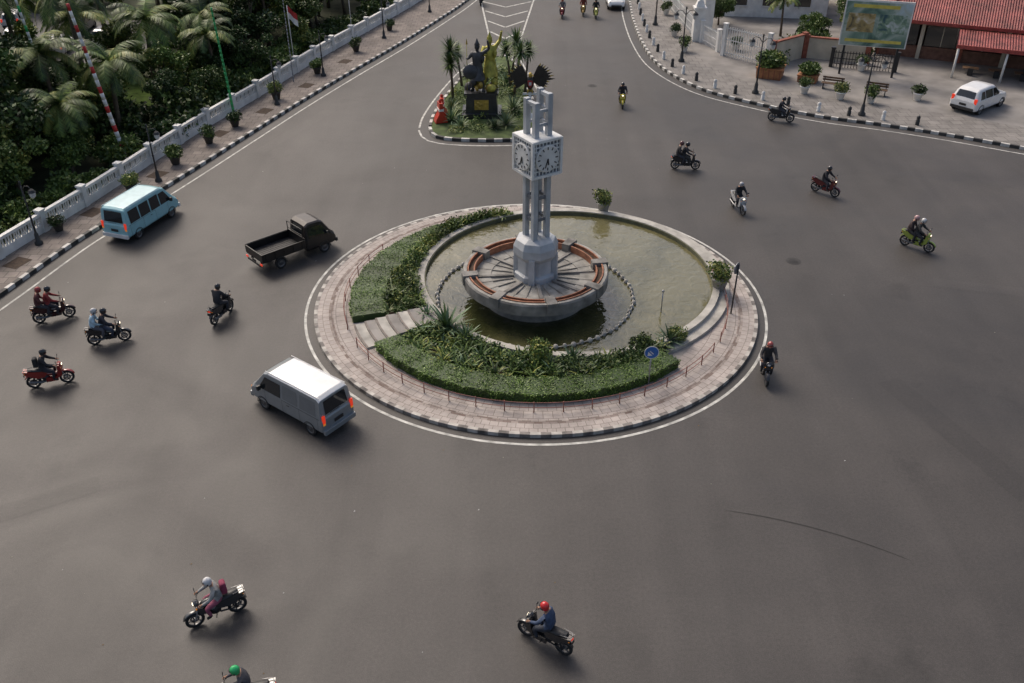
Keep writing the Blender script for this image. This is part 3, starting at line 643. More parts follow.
# ---------------------------------------------------------------- cars
class Body:
    def __init__(s,st): s.st=st
    def at(s,x):
        st=s.st
        if x<=st[0][0]: return st[0][1:]
        for a,b in zip(st,st[1:]):
            if x<=b[0]: t=(x-a[0])/(b[0]-a[0]); return tuple(p+(q-p)*t for p,q in zip(a[1:],b[1:]))
        return st[-1][1:]
    def build(s,mb,m,roofm=None,rr=None,lowm=None):
        n=0;vs=[]
        for x,zb,zm,zt,wb,wm,wt in s.st:
            h=[(wb*.9,zb),(wb,zb+.1),(wm,zm),(wt,zt-.06),(wt-.09,zt),(0,zt+.02)]
            ring=h+[(-a,b) for a,b in reversed(h[:-1])]; n=len(ring); vs+=[(x,a,b) for a,b in ring]
        S=len(s.st)
        for i in range(S-1):
            xm=(s.st[i][0]+s.st[i+1][0])/2
            for k in range(n):
                k2=(k+1)%n; mm=m
                if roofm and k in(3,4,5,6) and rr[0]<xm<rr[1]: mm=roofm
                if lowm and k in(0,9): mm=lowm
                if k==10: mm=dark
                f=(i*n+k,(i+1)*n+k,(i+1)*n+k2,i*n+k2); mb.f.append(tuple(len(mb.v)+q for q in f)); mb.m.append(mb.mi(mm)); mb.s.append(False)
        for f in(tuple(range(n)),tuple(reversed(range((S-1)*n,S*n)))): mb.f.append(tuple(len(mb.v)+q for q in f)); mb.m.append(mb.mi(m)); mb.s.append(False)
        mb.v+=vs
    def side(s,mb,xb0,xb1,xt0,xt1,z0,z1,m,off=.012):
        for sg in(-1,1):
            vs=[];N=6
            for i in range(N+1):
                for z,xa,xc in((z0,xb0,xb1),(z1,xt0,xt1)):
                    x=xa+(xc-xa)*i/N; zb,zm,zt,wb,wm,wt=s.at(x)
                    if z>=zm: t=(z-zm)/max(.01,zt-.06-zm); y=wm+(wt-wm)*min(1,t)
                    else: y=wb+(wm-wb)*(z-zb-.1)/(zm-zb-.1)
                    vs.append((x,sg*(y+off),z))
            mb.add(vs,[(2*i,2*i+2,2*i+3,2*i+1) for i in range(N)],m)
    def top(s,mb,x0,x1,m,ins=.14,off=.014):
        vs=[]
        for i in range(4):
            x=x0+(x1-x0)*i/3; e=.01; zb,zm,zt,wb,wm,wt=s.at(x); sl=(s.at(x+e)[2]-s.at(x-e)[2])/(2*e); L=math.hypot(1,sl); ox,oz=-sl/L*off,off/L
            for q in(-1,-.5,0,.5,1): 
                y=q*(wt-ins); vs.append((x+ox,y,zt+.02*(1-abs(y)/(wt-.09))+oz))
        mb.add(vs,[(i*5+k,i*5+k+1,i*5+k+6,i*5+k+5) for i in range(3) for k in range(4)],m)
def seam(m,b,x,z0,z1): b.side(m,x-.006,x+.006,x-.006,x+.006,z0,z1,blackp,.004)
def wheels(e,xs,hw,r,w=.19,rim=rimg):
    m=MB()
    for x in xs:
        for s in(-1,1): m.wheel(x,s*(hw-.09),r,r,w,rubber,rim)
    m.obj('wheels',parent=e)
    m=MB()
    for x in xs:
        for s in(-1,1):
            X=Matrix.Translation((x,s*(hw+.002),r))@Matrix.Rotation(math.pi/2,4,'X')
            m.lathe([(r*1.01,-.012),(r*1.12,-.012),(r*1.12,.012),(r*1.01,.012)],blackp,20,X,False,a0=-.15,a1=math.pi+.15,close=False)
    m.obj('wheel_arches',parent=e)
silver=mat('van_silver_paint',(.27,.295,.31),.35,.35,var=.08,coat=.6); silverd=mat('van_panel_dark',(.19,.21,.225),.35,.35,var=.06,coat=.6); whitec=mat('white_car_paint_and_roof_sheen',(.75,.75,.74),.3,var=.06,coat=.6)
plate=mat('plate_black',(.02,.02,.02),.5)
def van(name,x,y,hd,pm,rm,L=4.05,H=1.9,W=.83,allglass=False,roofrange=(-1.9,1.0)):
    e=empty(name,(x,y,0),D(hd)); f=L/4.05
    st=[(-2.03*f,.42,.9,.98,W*.93,W*.95,W*.93),(-1.99*f,.34,.95,1.04,W*.98,W,W*.94),(-1.88*f,.34,1.0,H-.12,W,W,W*.88),(-1.72*f,.34,1.0,H-.02,W,W,W*.86),(-.5*f,.34,1.0,H,W,W,W*.86),(.85*f,.34,1.0,H-.02,W,W,W*.86),(1.15*f,.34,1.0,H-.12,W,W,W*.86),(1.72*f,.34,.96,1.12,W,W,W*.9),(1.93*f,.36,.82,.96,W*.98,W*.97,W*.86),(2.03*f,.42,.68,.80,W*.9,W*.9,W*.78)]
    b=Body(st); m=MB(); b.build(m,pm,rm,roofrange); m.obj('body',parent=e,bevel=.04)
    m=MB()
    z0,z1=1.06,H-.22
    if allglass:
        for a,c in((-1.72,-1.0),(-.93,-.2),(-.13,.55)): b.side(m,a*f,c*f,a*f+.04,c*f,z0,z1,glass)
    else:
        for a,c in((-1.72,-.86),(-.74,.08)):
            b.side(m,a*f,c*f,a*f+.04,c*f,z0+.02,z1,silverd,.006)  # pressed side panels in a darker silver
    b.side(m,(.62 if allglass else .2)*f,1.42*f,(.62 if allglass else .2)*f,1.05*f,z0,z1-.04,glass)
    b.top(m,1.2*f,1.64*f,glass); b.top(m,-1.975*f,-1.893*f,glass,.2)
    m.obj('windows',parent=e)
    m=MB()
    for q in(-1.78,-.80,.14,1.1): seam(m,b,q*f,.45,1.02)
    b.side(m,-1.9*f,.1*f,-1.9*f,.1*f,1.0,1.015,blackp,.006)
    for s in(-1,1):
        m.box((-.4*f,s*W*.80,H-.015),(2.9*f,.025,.03),rm)
        m.box((-2.015*f,s*W*.86,1.0),(.06,.13,.34),redl); m.box((-2.02*f,s*W*.86,.78),(.05,.12,.08),amber)
        m.ell((1.98*f,s*W*.68,.76),(.06,.15,.1),lens,10); m.ell((1.99*f,s*W*.86,.76),(.05,.05,.08),amber,8)
        m.box((1.3*f,s*(W+.1),1.12),(.1,.16,.2),blackp); m.box((-.2*f,s*(W+.015),.88),(.14,.02,.03),blackp)
    m.box((-2.06*f,0,.42),(.12,W*1.9,.2),pm if not allglass else white); m.box((2.04*f,0,.42),(.14,W*1.85,.22),pm if not allglass else white)
    m.box((-2.055*f,0,.72),(.02,.45,.15),plate); m.box((2.09*f,0,.55),(.03,.42,.13),plate); m.box((2.0*f,0,.70),(.06,W*1.0,.1),blackp)
    m.box((-1.99*f,.1,1.12),(.02,.5,.02),blackp,0)
    m.obj('trim_and_lights',parent=e,bevel=.015)
    wheels(e,(-1.3*f,1.3*f),W,.30); return e
van('van',-8.3,28.4,143,silver,whitec,4.2)  # white roof colour stands in for sky reflected on the silver paint
ang=mat('minibus_blue_paint',(.30,.56,.60),.35,var=.06,coat=.5); angr=mat('minibus_roof_paint',(.50,.68,.70),.4,var=.08)
van('minibus',-20.35,45.2,71,ang,angr,4.35,1.95,.85,True)
def hatch(x,y,hd,pm,s=1.0):
    e=empty('parked_car' if y<90 else 'car',(x,y,.12 if y<90 else 0),D(hd)); e.scale=(s,s,s); W=.84
    st=[(-1.85,.36,.62,.78,W*.88,W*.9,W*.8),(-1.8,.28,.78,.92,W*.96,W*.97,W*.86),(-1.58,.25,.86,1.36,W,W,W*.76),(-1.3,.25,.87,1.47,W,W,W*.74),(-.2,.25,.87,1.52,W,W,W*.74),(.25,.25,.87,1.46,W,W,W*.74),(.95,.25,.86,1.0,W,W,W*.84),(1.45,.26,.78,.9,W*.98,W*.97,W*.82),(1.75,.3,.66,.76,W*.92,W*.92,W*.74),(1.87,.36,.54,.62,W*.78,W*.78,W*.6)]
    b=Body(st); m=MB(); b.build(m,pm); m.obj('body',parent=e,bevel=.05)
    m=MB(); b.side(m,-1.45,-.95,-1.25,-.95,.93,1.33,glass); b.side(m,-.88,-.1,-.88,-.1,.93,1.36,glass); b.side(m,-.03,.75,-.03,.32,.93,1.34,glass)
    b.top(m,.32,.88,glass,.1); b.top(m,-1.77,-1.6,glass,.14); m.obj('windows',parent=e)
    m=MB()
    for q in(-.92,-.06,.8): seam(m,b,q,.4,.9)
    for s in(-1,1): m.box((-1.78,s*W*.82,.86),(.12,.16,.3),redl); m.ell((1.62,s*W*.72,.74),(.17,.13,.08),lens,10); m.ell((.5,s*(W+.09),.98),(.07,.1,.07),pm,8)
    m.box((-1.87,0,.6),(.02,.42,.13),plate); m.box((-1.84,0,.38),(.12,1.4,.16),blackp); m.box((1.85,0,.42),(.08,1.0,.14),blackp); m.obj('trim_and_lights',parent=e,bevel=.02)
    wheels(e,(-1.2,1.2),W,.29); return e
hatch(34.0,64.5,38,whitec,1.22); hatch(10.6,96.3,268,whitec,1.05)
def pickup(x,y,hd):
    e=empty('pickup_truck',(x,y,0),D(hd)); bm=mat('truck_black_paint',(.013,.012,.012),.35,var=.25); br=mat('truck_dark_roof',(.026,.018,.016),.4,var=.6,scale=3,coat=.3); W=.82
    st=[(.30,.4,.95,1.1,W*.95,W*.95,W*.9),(.38,.38,1.0,1.72,W,W,W*.84),(.6,.38,1.0,1.84,W,W,W*.84),(1.2,.38,1.0,1.82,W,W,W*.84),(1.4,.38,1.0,1.74,W,W,W*.84),(1.82,.38,.94,1.12,W,W,W*.9),(2.02,.4,.8,.95,W*.97,W*.96,W*.86),(2.1,.45,.68,.78,W*.88,W*.88,W*.8)]
    b=Body(st); m=MB(); b.build(m,bm,br,(.3,2.2)); m.obj('cab',parent=e,bevel=.035)
    m=MB(); b.side(m,.48,1.6,.5,1.25,1.08,1.62,glass); b.top(m,1.45,1.76,glass); b.top(m,.31,.372,glass,.2); m.obj('windows',parent=e)
    m=MB(); x0,x1=-2.25,.22; m.box(((x0+x1)/2,0,.66),(x1-x0,1.6,.08),mat('bed_floor',(.022,.021,.022),.6,var=.3))
    for s in(-1,1):
        m.box(((x0+x1)/2,s*.81,.88),(x1-x0,.05,.40),bm); m.box(((x0+x1)/2,s*.84,1.08),(x1-x0,.05,.05),bm)
        for i in range(5): m.box((x0+.2+i*.52,s*.85,.87),(.05,.04,.36),bm)
        m.box((-2.3,s*.7,.52),(.05,.18,.1),redl); m.box((-1.0,s*.45,.5),(2.4,.08,.16),dark)
        m.ell((2.04,s*.6,.72),(.06,.13,.09),lens,10); m.box((1.5,s*.93,1.15),(.08,.14,.18),blackp)
        m.tube([(.17,s*.72,.9),(.17,s*.72,1.65)],.025,bm,6)
    m.box((x0,0,.88),(.05,1.66,.40),bm); m.box((x1,0,.92),(.05,1.66,.5),bm); m.tube([(.17,-.72,1.65),(.17,.72,1.65)],.025,bm,6); m.tube([(.17,-.72,1.3),(.17,.72,1.3)],.02,bm,6)
    for i in range(9): m.box(((x0+x1)/2,-.7+i*.175,.705),(x1-x0-.05,.03,.02),dark)
    m.box((2.12,0,.48),(.12,1.55,.2),blackp); m.box((-2.3,0,.42),(.05,1.3,.1),dark); m.box((-2.3,0,.55),(.02,.4,.12),plate)
    m.obj('cargo_bed',parent=e,bevel=.01); wheels(e,(-1.25,1.35),W,.31); return e
pickup(-11.3,41.7,43)
# ---------------------------------------------------------------- street lamps
def lampmesh(double):
    m=MB(); m.lathe([(.2,0),(.2,.12),(.12,.2),(.1,.55),(.07,.62),(.05,.7)],blackp,12); m.tube([(0,0,.6),(0,0,3.2)],[.05,.035],blackp,8); m.lathe([(.05,1.5),(.07,1.55),(.05,1.6)],blackp,10)
    for s in((-1,1) if double else (1,)):
        m.tube([(0,0,2.9),(s*.2,0,3.15),(s*.45,0,3.2),(s*.6,0,3.05)],.022,blackp,6)
        X=Matrix.Translation((s*.6,0,2.6)); m.lathe([(.05,0),(.13,.08),(.16,.3)],lens,8,X,False,close=False); m.lathe([(.2,.3),(.12,.42),(.03,.48),(.001,.5)],blackp,8,X,False,close=False)
    m.ell((0,0,3.3),(.06,.06,.12),blackp,8); return m.mesh('street_lamp')
LP=lampmesh(False);LP2=lampmesh(True)
for x,y,r in((-25.0,42.6,-20),(-21.4,50.9,-20),(-17.3,65,-20),(-15.1,72,-20),(-11.6,83.3,-20),(-8.2,93,-20)): inst('street_lamp',LP,(x,y,.17),D(r),1.05)
for x,y,r in((18.5,67.6,-30),(25,62.7,-25),(14.2,76,0),(13.6,88,0),(37.5,57.5,-30)): inst('street_lamp',LP2,(x,y,.17),D(r),1.3)
# balustrade wall
bw=MB()
wpts=[p for p in WL if p.y>30]
for i in range(len(wpts)-1):
    a,b_=wpts[i],wpts[i+1]; d=b_-a; L=d.length; ang_=math.atan2(d.y,d.x); c=(a+b_)/2
    bw.box((c.x,c.y,.40),(L+.01,.2,.46),white,ang_); bw.box((c.x,c.y,1.17),(L+.01,.24,.16),white,ang_)
    for k in(.2,.5,.8):
        q=a.lerp(b_,k); bw.lathe([(.045,.62),(.075,.72),(.045,.85),(.06,1.0),(.05,1.09)],white,6,Matrix.Translation((q.x,q.y,0)),True,close=False)
    if i%6==0: bw.box((a.x,a.y,.75),(.34,.34,1.2),white,ang_); bw.box((a.x,a.y,1.4),(.42,.42,.1),white,ang_)
bw.obj('white_balustrade_wall')
for i,(x,y) in enumerate([(-26.0,38.2),(-24.6,44.2),(-22.4,49.2),(-21.2,53.6),(-20.1,57.2),(-19.2,60.4),(-17.6,66.2),(-15.7,72.6),(-13.5,79),(-11.4,86)]):
    potted(x,y,.17,R.uniform(.75,1.0),bushes[i%4],mat('planter_black',(.05,.045,.04),.7))
q=MB()
for x,y in((-25.2,40.5),(-23.7,46.5),(-21.8,51.9),(-19.9,59),(-17.9,63.6),(-16,69.5),(-14,76)): q.box((x,y,.165),(.9,1.1,.03),soil,D(-20))
q.obj('tree_pits')
def pole(x,y,h,ms,lean,name,r=.09):
    m=MB();n=len(ms); N=24
    for i in range(N):
        a,b_=i/N,(i+1)/N; m.tube([(lean[0]*a,lean[1]*a,h*a),(lean[0]*b_,lean[1]*b_,h*b_)],r*(1-.4*a),ms[i%n],8)
    m.obj(name,(x,y,.15))
rp=mat('pole_red',(.50,.03,.03),.5); gp=mat('pole_green',(.05,.40,.12),.5)
pole(-24.4,54.0,9.6,[white,white,rp],(-1.3,.2,0),'striped_flag_pole',.15); pole(-31,60,9.8,[white,gp,white],(-.8,0,0),'striped_flag_pole',.12)
pole(-19.9,62.8,7.4,[gp],(-.3,0,0),'striped_flag_pole',.10); pole(-17.2,70.5,6.5,[gal],(0,0,0),'metal_pole',.05)
def flag(x,y,h):
    e=MB(); e.tube([(0,0,0),(0,0,h)],.035,white,6)
    N=7
    for k,(z1,z0,mm) in enumerate(((h,h-.5,rp),(h-.5,h-1.0,white))):
        vs=[]
        for i in range(N+1): 
            xx=i*.1; yy=.1*math.sin(i*1.1); vs+=[(xx,yy,z0-xx*1.0),(xx,yy,z1-xx*1.0)]
        e.add(vs,[(2*i,2*i+2,2*i+3,2*i+1) for i in range(N)],mm,True)
    e.obj('national_flag',(x,y,.15))
for x,y in((-17.8,74),(-14.6,84),(-12.2,92)): flag(x,y,5)
# trees
TL=[(-30,50.5,1.0,1),(-34,54,1.1,4),(-31,57.5,.9,0),(-28.5,54,.75,2),(-27.5,60,.7,3),(-25.2,65.5,.65,3),(-23.2,69,.7,0),(-21.5,75,.8,1),(-26,74,.9,0),(-24,81,1,4),(-19.5,83,.8,2),(-21,90,1,0),(-16.5,92,.8,1),(-27,93,1,4),(-38,61,1,1),(-42,58,1.1,4),(-40,52,1,0),(-46,64,1.0,4),(-52,66,1.1,1),(-36,98,1,0),(-45,99,1.1,4),(-56,98,1.1,1),(-15,101,.9,0),(-22,102,1,1),(-30,103,1,4),(-12,109,.9,2),(-33,47,.8,1),(-31,43.5,.7,3),(-37,45,1,4),(-60,75,1,0),(-18.5,78.5,.6,3)]
TL+=[(-28.5,48,.7,3),(-26.8,51.5,.6,2),(-36,57,1,2),(-33,60,.8,1),(-40,66,1,0),(-44,69,1,1),(-38,70.5,.8,3),(-31,71.5,.7,3),(-24,61.5,.55,0),(-22,65,.55,2),(-20.5,71,.6,1),(-24.5,78,.8,3),(-22,80,.8,3),(-18,86,.75,0),(-19,91.5,.9,1),(-14.5,96,.8,3),(-24.5,86,1,2),(-29,90,1,0),(-33,93,1,2),(-26,98,1.1,0),(-19,98,1,4),(-32,98,1,3),(-50,72,1,3),(-54,90,1,0),(-48,95,1,2),(-31.5,53.5,.9,2),(-35,50,1,3),(-29.5,45.5,.6,3)]
for x,y,s,k in TL: inst('tree',trees[k],(x,y,.1),R.uniform(0,6),s*R.uniform(.92,1.1))
for x,y,s,k in [(-30.5,64,1.0,1),(-37,68,1.05,0),(-27,67.5,1.0,2),(-42,72,1.1,1),(-24.5,76,1,0),(-33,75,1.15,1),(-48,76,1.1,2),(-28,85,1,0),(-19,87,1.0,2),(-26.2,58,.95,2),(-18.6,95,.9,0),(-35.5,60,1.1,1),(-29,80,1.1,1),(-24,71.5,.9,2),(-22.3,68,.8,2),(-32,68.5,1,2),(-27,52,.8,2),(-34,90,1.1,1),(-29,56,.9,0),(-21,79,.9,0)]: inst('palm_tree',palms[k],(x,y,.1),R.uniform(0,6),s)
for i in range(0,len(wpts),2):
    p=wpts[i]; n=offs([p,wpts[min(i+1,len(wpts)-1)]],1.1)[0] if i<len(wpts)-1 else p
    if n.y<99: inst('shrub',bushes[R.choice((0,1,2,3,3))],(n.x-R.uniform(0,1.6),n.y+R.uniform(-.5,.5),.15),R.uniform(0,6),R.uniform(.9,2.0))
for _ in range(190):
    x=R.uniform(-50,-22); y=R.uniform(44,98)
    if (x>-27.5 and y<58) or (-36<x<-26 and 61<y<71) or (x<-33 and 73<y<95): continue
    inst('shrub',bushes[R.randrange(4)],(x,y,.15),R.uniform(0,6),R.uniform(1.2,2.8))
for x,y,h,c in((-44,82,100,(.6,.6,.6)),(-40,86,95,(.1,.1,.12)),(-47,88,100,(.5,.5,.5)),(-36,82,90,(.05,.06,.1)),(-39,79,95,(.6,.6,.6)),(-50,84,95,(.3,.3,.3))):
    hatch(x,y,h,mat(f'carpaint_{c[0]}',c,.3,coat=.6,var=.04))
# ---------------------------------------------------------------- splitter island
isl=[(-5.6,60.3),(-5.2,58.9),(-4.2,58.3),(-2,58.05),(.4,58.2),(1.3,58.9),(1.75,61),(1.55,65),(1.1,69),(.3,74),(-.3,77.2),(-1.4,77.4),(-2.4,76.3),(-3.6,73),(-4.8,67.5),(-5.5,63)]
IP=catmull(isl+[isl[0]],.5); kerb('kerb',IP,-.2,.2,kwhite,kblack)
m=MB()
m.add([(p.x,p.y,.16) for p in IP],[tuple(range(len(IP)))],mat('island_grass',(.07,.10,.03),.95,var=.5,scale=1.5,bump=.5)); m.obj('traffic_island')
m=MB(); O=offs(IP,-.8);O2=offs(IP,-.93); strip(m,O,O2,.004,paint)
def seg(a,b,w=.16):
    a=Vector(a);b=Vector(b);d=(b-a).normalized();q=Vector((-d.y,d.x))*w/2; m.add([(*(a-q),.008),(*(b-q),.008),(*(b+q),.008),(*(a+q),.008)],[(0,1,2,3)],paint)
seg((-1.6,78.6),(-3.3,99)); seg((.3,78.6),(2.3,99)); seg((-3.3,99),(-4,125)); seg((2.3,99),(3.2,125))
for i in range(5):
    y=81+i*4; k=(y-78.6)/20.4; seg((-.66,y-1.2),(-1.5-1.7*k,y+1.2),.22)
    seg((-.62,y-1.2),(.2+2*k,y+1.2),.22)
m.obj('road_hatch_marking')
def statue():
    e=empty('warrior_statue',(-2.15,63,0)); blk=mat('black_granite',(.03,.03,.032),.3,var=.3,coat=.3); gold=mat('gold_paint',(.50,.34,.08),.4,.5,var=.3,scale=4); brz=mat('dark_bronze',(.07,.07,.075),.45,.4,var=.3); gg=mat('green_gold',(.42,.38,.07),.5,.3,var=.4,scale=3)
    m=MB(); m.box((0,0,.3),(2.8,2.2,.35),blk); m.box((0,0,1.1),(2.3,1.7,1.4),blk,0,.9); m.box((0,0,1.85),(2.4,1.8,.14),blk)
    m.box((0,-.86,1.1),(1.0,.06,.7),gold)
    for i in range(6): m.ell((R.uniform(-.4,.4),-.9,R.uniform(.85,1.35)),(.14,.05,.1),gold,8)
    m.obj('plinth',parent=e,bevel=.02)
    st1=dict(pel=(0,0,1.0),sp=(0,0,1.2),ch=(0,.02,1.42),ne=(0,0,1.58),hd=(0,0,1.68),ht=(0,0,1.78),sh=(0,.2,1.5),el=(.1,.35,1.3),wr=(.3,.3,1.35),ha=(.38,.28,1.38),
      elr=(-.15,.45,1.7),wrr=(.0,.45,1.98),har=(.03,.45,2.06),hi=(0,.12,.98),kn=(.08,.2,.55),an=(0,.24,.1),to=(.16,.26,.04))
    b1=skinmesh('figure',*body(st1))
    def put(x,y,z,s,rz,mt,n):
        q=b1.copy(); q.materials.clear(); q.materials.append(mt); inst(n,q,(x,y,z),rz,s,parent=e)
    put(-.25,-.3,1.9,1.75,D(-110),brz,'warrior_figure'); put(.6,.3,1.9,1.9,D(-70),gg,'golden_figure')
    m=MB()
    for x,y,z,s,mt in((-.25,-.3,1.9,1.75,brz),(.6,.3,1.9,1.9,gg)):
        m.ell((x,y,z+1.76*s),(.14*s/1.3,.14*s/1.3,.17*s/1.3),mt,12); m.lathe([(.17,0),(.2,.06),(.12,.2),(.04,.42),(.001,.5)],mt,12,Matrix.Translation((x,y,z+1.82*s)))
        m.lathe([(.55,.5*s),(.42,.75*s),(.27,1.05*s)],mt,14,Matrix.Translation((x,y,z)),True,close=False)
        m.ell((x+.05,y-.14,z+1.74*s),(.03,.04,.03),mt,6)
        for a in(-.5,.2,.9): m.ell((x+.4*math.cos(a),y+.3*math.sin(a),z+1.3*s),(.12,.1,.3),mt,8)
    m.tube([(-1.0,-.4,2.0),(-.95,-.45,5.2)],[.03,.02],gg,6); m.lathe([(.07,5.2),(.05,5.35),(.001,5.6)],gold,8,Matrix.Translation((-.95,-.45,0)))
    for i in range(14): m.ell((R.uniform(-.9,.9),R.uniform(-.5,.6),2+R.uniform(0,.7)),(R.uniform(.15,.4),R.uniform(.15,.4),R.uniform(.2,.45)),R.choice((brz,gg,brz,gold)),8)
    m.lathe([(.5,0),(.45,.06),(.001,.1)],brz,16,Matrix.Translation((-.75,-.75,3.4))@Matrix.Rotation(D(80),4,'X'))
    m.obj('weapons_and_base',parent=e)
statue()
def garuda():
    m=MB(); bk=mat('garuda_black',(.03,.026,.022),.4,var=.3); gd=mat('garuda_gold',(.55,.38,.08),.4,.4)
    m.tube([(0,0,0),(0,0,1.75)],[.12,.09],white,10); m.lathe([(.35,0),(.3,.3),(.12,.4)],white,12)
    m.X=Matrix.Translation((0,0,-.65))
    m.ell((0,0,3.0),(.26,.2,.45),bk,12); m.ell((.02,-.03,3.5),(.13,.14,.17),gd,10); m.tube([(.05,-.08,3.52),(.2,-.16,3.5),(.24,-.18,3.42)],[.05,.03,.01],gd,6)
    m.prism([(-.15,3.2),(.15,3.2),(.15,2.95),(0,2.75),(-.15,2.95)],-.27,-.21,mat('shield_red',(.4,.03,.03),.5)); m.box((0,-.28,3.02),(.16,.02,.2),white)
    for s in(-1,1):
        for i in range(12):
            a=D(-32+i*8.5); L=1.4-.055*abs(i-4)
            p0=Vector((s*.2,0,3.1+.02*i)); d=Vector((s*math.cos(a),.05,math.sin(a))); q=Vector((-s*math.sin(a),0,math.cos(a)))*.085
            if a<0: L*=.8
            m.add([tuple(p0-q*.5),tuple(p0+d*L*.7-q),tuple(p0+d*L),tuple(p0+d*L*.7+q),tuple(p0+q*.5)],[(0,1,2,3,4)],bk,False,Matrix.Translation((0,.012*i,0)))
            m.add([tuple(p0+d*L*.80-q*.7),tuple(p0+d*L*1.0),tuple(p0+d*L*.80+q*.7)],[(0,1,2)],gd if i%2 else bk,False,Matrix.Translation((0,.012*i-.01,0)))
    for i in range(7):
        a=D(-90-30+i*10); d=Vector((math.cos(a),0,math.sin(a))); q=Vector((-math.sin(a),0,math.cos(a)))*.06; p0=Vector((0,.01*i,2.75)); m.add([tuple(p0-q*.4),tuple(p0+d*.55-q),tuple(p0+d*.65),tuple(p0+d*.55+q),tuple(p0+q*.4)],[(0,1,2,3,4)],gd if i%2 else bk)
    m.tube([(-.12,-.05,2.6),(-.14,-.08,2.35)],.04,gd,6); m.tube([(.12,-.05,2.6),(.14,-.08,2.35)],.04,gd,6); m.box((0,-.08,2.33),(.9,.04,.14),white)
    m.obj('garuda_statue',(1.25,61.9,.16),0,sc_=1.1)
garuda()
def drac(x,y,h,n=2,L=1.25):
    m=MB()
    for i in range(n):
        a=i*2.6+x; p=(.45*math.cos(a),.45*math.sin(a),h*(1-.2*i)); m.tube([(0,0,0),(.15*math.cos(a),.15*math.sin(a),h*.4),p],[.11,.09,.07],bark,7)
        rosette(m,p,90,L*(1-.15*i),.07,(LM,AG,LL,LM),R,el=(-.9,1.5),droop=.35)
    m.obj('dracaena_tree',(x,y,.15))
drac(-4.4,66.2,3.5,2,1.15); drac(.15,66.8,3.3,1,1.1); drac(-.1,69.3,3.4,2); drac(-3.9,69.5,2.4,1,1.0); drac(1.0,68.0,3.0,1,.9)
for x,y,s in((-4.25,61.6,1.2),(-.4,60.6,1.1),(-1.2,60.0,.8),(-3.5,60.2,.8),(.1,63.6,1.3),(-.4,70,1),(-3.6,72,1),(-1.5,73,1.1),(-4.4,63.8,1)):
    m=MB(); rosette(m,(0,0,.05),44,1.0*s,.07,(AG,AGL,AG),R,el=(.1,1.45),droop=.3); m.obj('agave_plant',(x,y,.15))
m=MB()
for _ in range(90):
    x=R.uniform(-4.6,.7); y=R.uniform(59.2,74)
    if y>68 and (x<-3.6 or x>.3): continue
    clump(m,(x,y,.35),(.35,.35,.25),50,.15,R.choice([(LM,LL),(LM,LL),(LD,LM),(LL,LY)]),R)
m.obj('ground_cover_plants')
def barrier(x,y,rz):
    m=MB(); rb=mat('barrier_red',(.5,.04,.02),.4); m.prism([(-.35,0),(.35,0),(.28,.25),(.12,.5),(.1,1.1),(-.1,1.1),(-.12,.5),(-.28,.25)],-.28,.28,rb); m.box((0,0,.72),(.27,.6,.12),white); m.ell((0,0,1.18),(.09,.09,.1),rb,8); m.obj('plastic_barrier',(x,y,.2),rz,sc_=1.25)
barrier(-5.0,61.3,.3); barrier(-4.95,62.4,.1)
# ---------------------------------------------------------------- north-east corner
def wall(name,a,b,h,t,m,cap=None,z=.16):
    a=Vector(a);b=Vector(b);d=b-a;c=(a+b)/2;q=MB(); an=math.atan2(d.y,d.x); q.box((c.x,c.y,z+h/2),(d.length,t,h),m,an)
    if cap: q.box((c.x,c.y,z+h+.05),(d.length+.1,t+.12,.1),cap,an)
    n=max(1,int(d.length/3))
    for i in range(n+1): p=a.lerp(b,i/n); q.box((p.x,p.y,z+h/2+.1),(t+.2,t+.2,h+.2),cap or m,an)
    return q.obj(name)
cream=mat('cream_plaster',(.5,.45,.36),.85,var=.18,scale=1,detail=8); brick=mat('red_brick',(.25,.08,.05),.85,var=.3,scale=4)
def fence(a,b,h,mt=white,name='white_metal_fence'):
    a=Vector(a);b=Vector(b);d=b-a;L=d.length;an=math.atan2(d.y,d.x);q=MB();c=(a+b)/2
    for z in(.3,h*.6,h): q.box((c.x,c.y,.16+z),(L,.05,.06),mt,an)
    n=int(L/.22)
    for i in range(n+1): p=a.lerp(b,i/n); q.box((p.x,p.y,.16+h/2+.08),(.05,.05,h+.15),mt,an)
    for p in(a,b): q.box((p.x,p.y,.16+h/2+.15),(.3,.3,h+.3),mt,an); q.box((p.x,p.y,.16+h+.35),(.38,.38,.1),mt,an)
    q.obj(name)
fence((18.0,77.8),(21.0,74.6),2.3); fence((17.8,79),(16.9,82),1.5); wall('yard_wall',(21.3,74.6),(24.6,77.2),1.9,.22,cream,brick); wall('yard_wall',(24.8,77.2),(29.5,75.5),1.7,.22,cream,brick)
fence((16.6,83),(15.6,99),1.5)
for x,y in((16.6,82.6),(18.2,86.5)):
    q=MB(); q.box((0,0,1.4),(.9,.9,2.8),white); q.box((0,0,2.85),(1.1,1.1,.15),white); q.box((0,0,3.2),(.8,.8,.5),white,0,.6); q.lathe([(.15,3.4),(.2,3.6),(.05,3.9),(.001,4)],white,10); q.obj('gate_pillar',(x,y,.16),bevel=.02)
wd=mat('orange_wood',(.36,.15,.06),.7,var=.3)
def planter(x,y,rz,sx,sy,h):
    e=empty('planter_box',(x,y,.17),rz); q=MB(); q.box((0,0,h/2),(sx,sy,h),wd,0,1.05); q.box((0,0,h+.02),(sx*1.12,sy*1.12,.08),wd)
    for i in range(5): q.box((-sx/2+.1+i*(sx-.2)/4,-sy/2*1.03,h/2),(.06,.05,h*.98),brick)
    q.obj('box',parent=e)
    for i in range(4): inst('plant',bushes[(3,0,2,3)[i]],(R.uniform(-sx/4,sx/4),R.uniform(-sy/4,sy/4),h*.8),i,1.25*sx/1.6,parent=e)
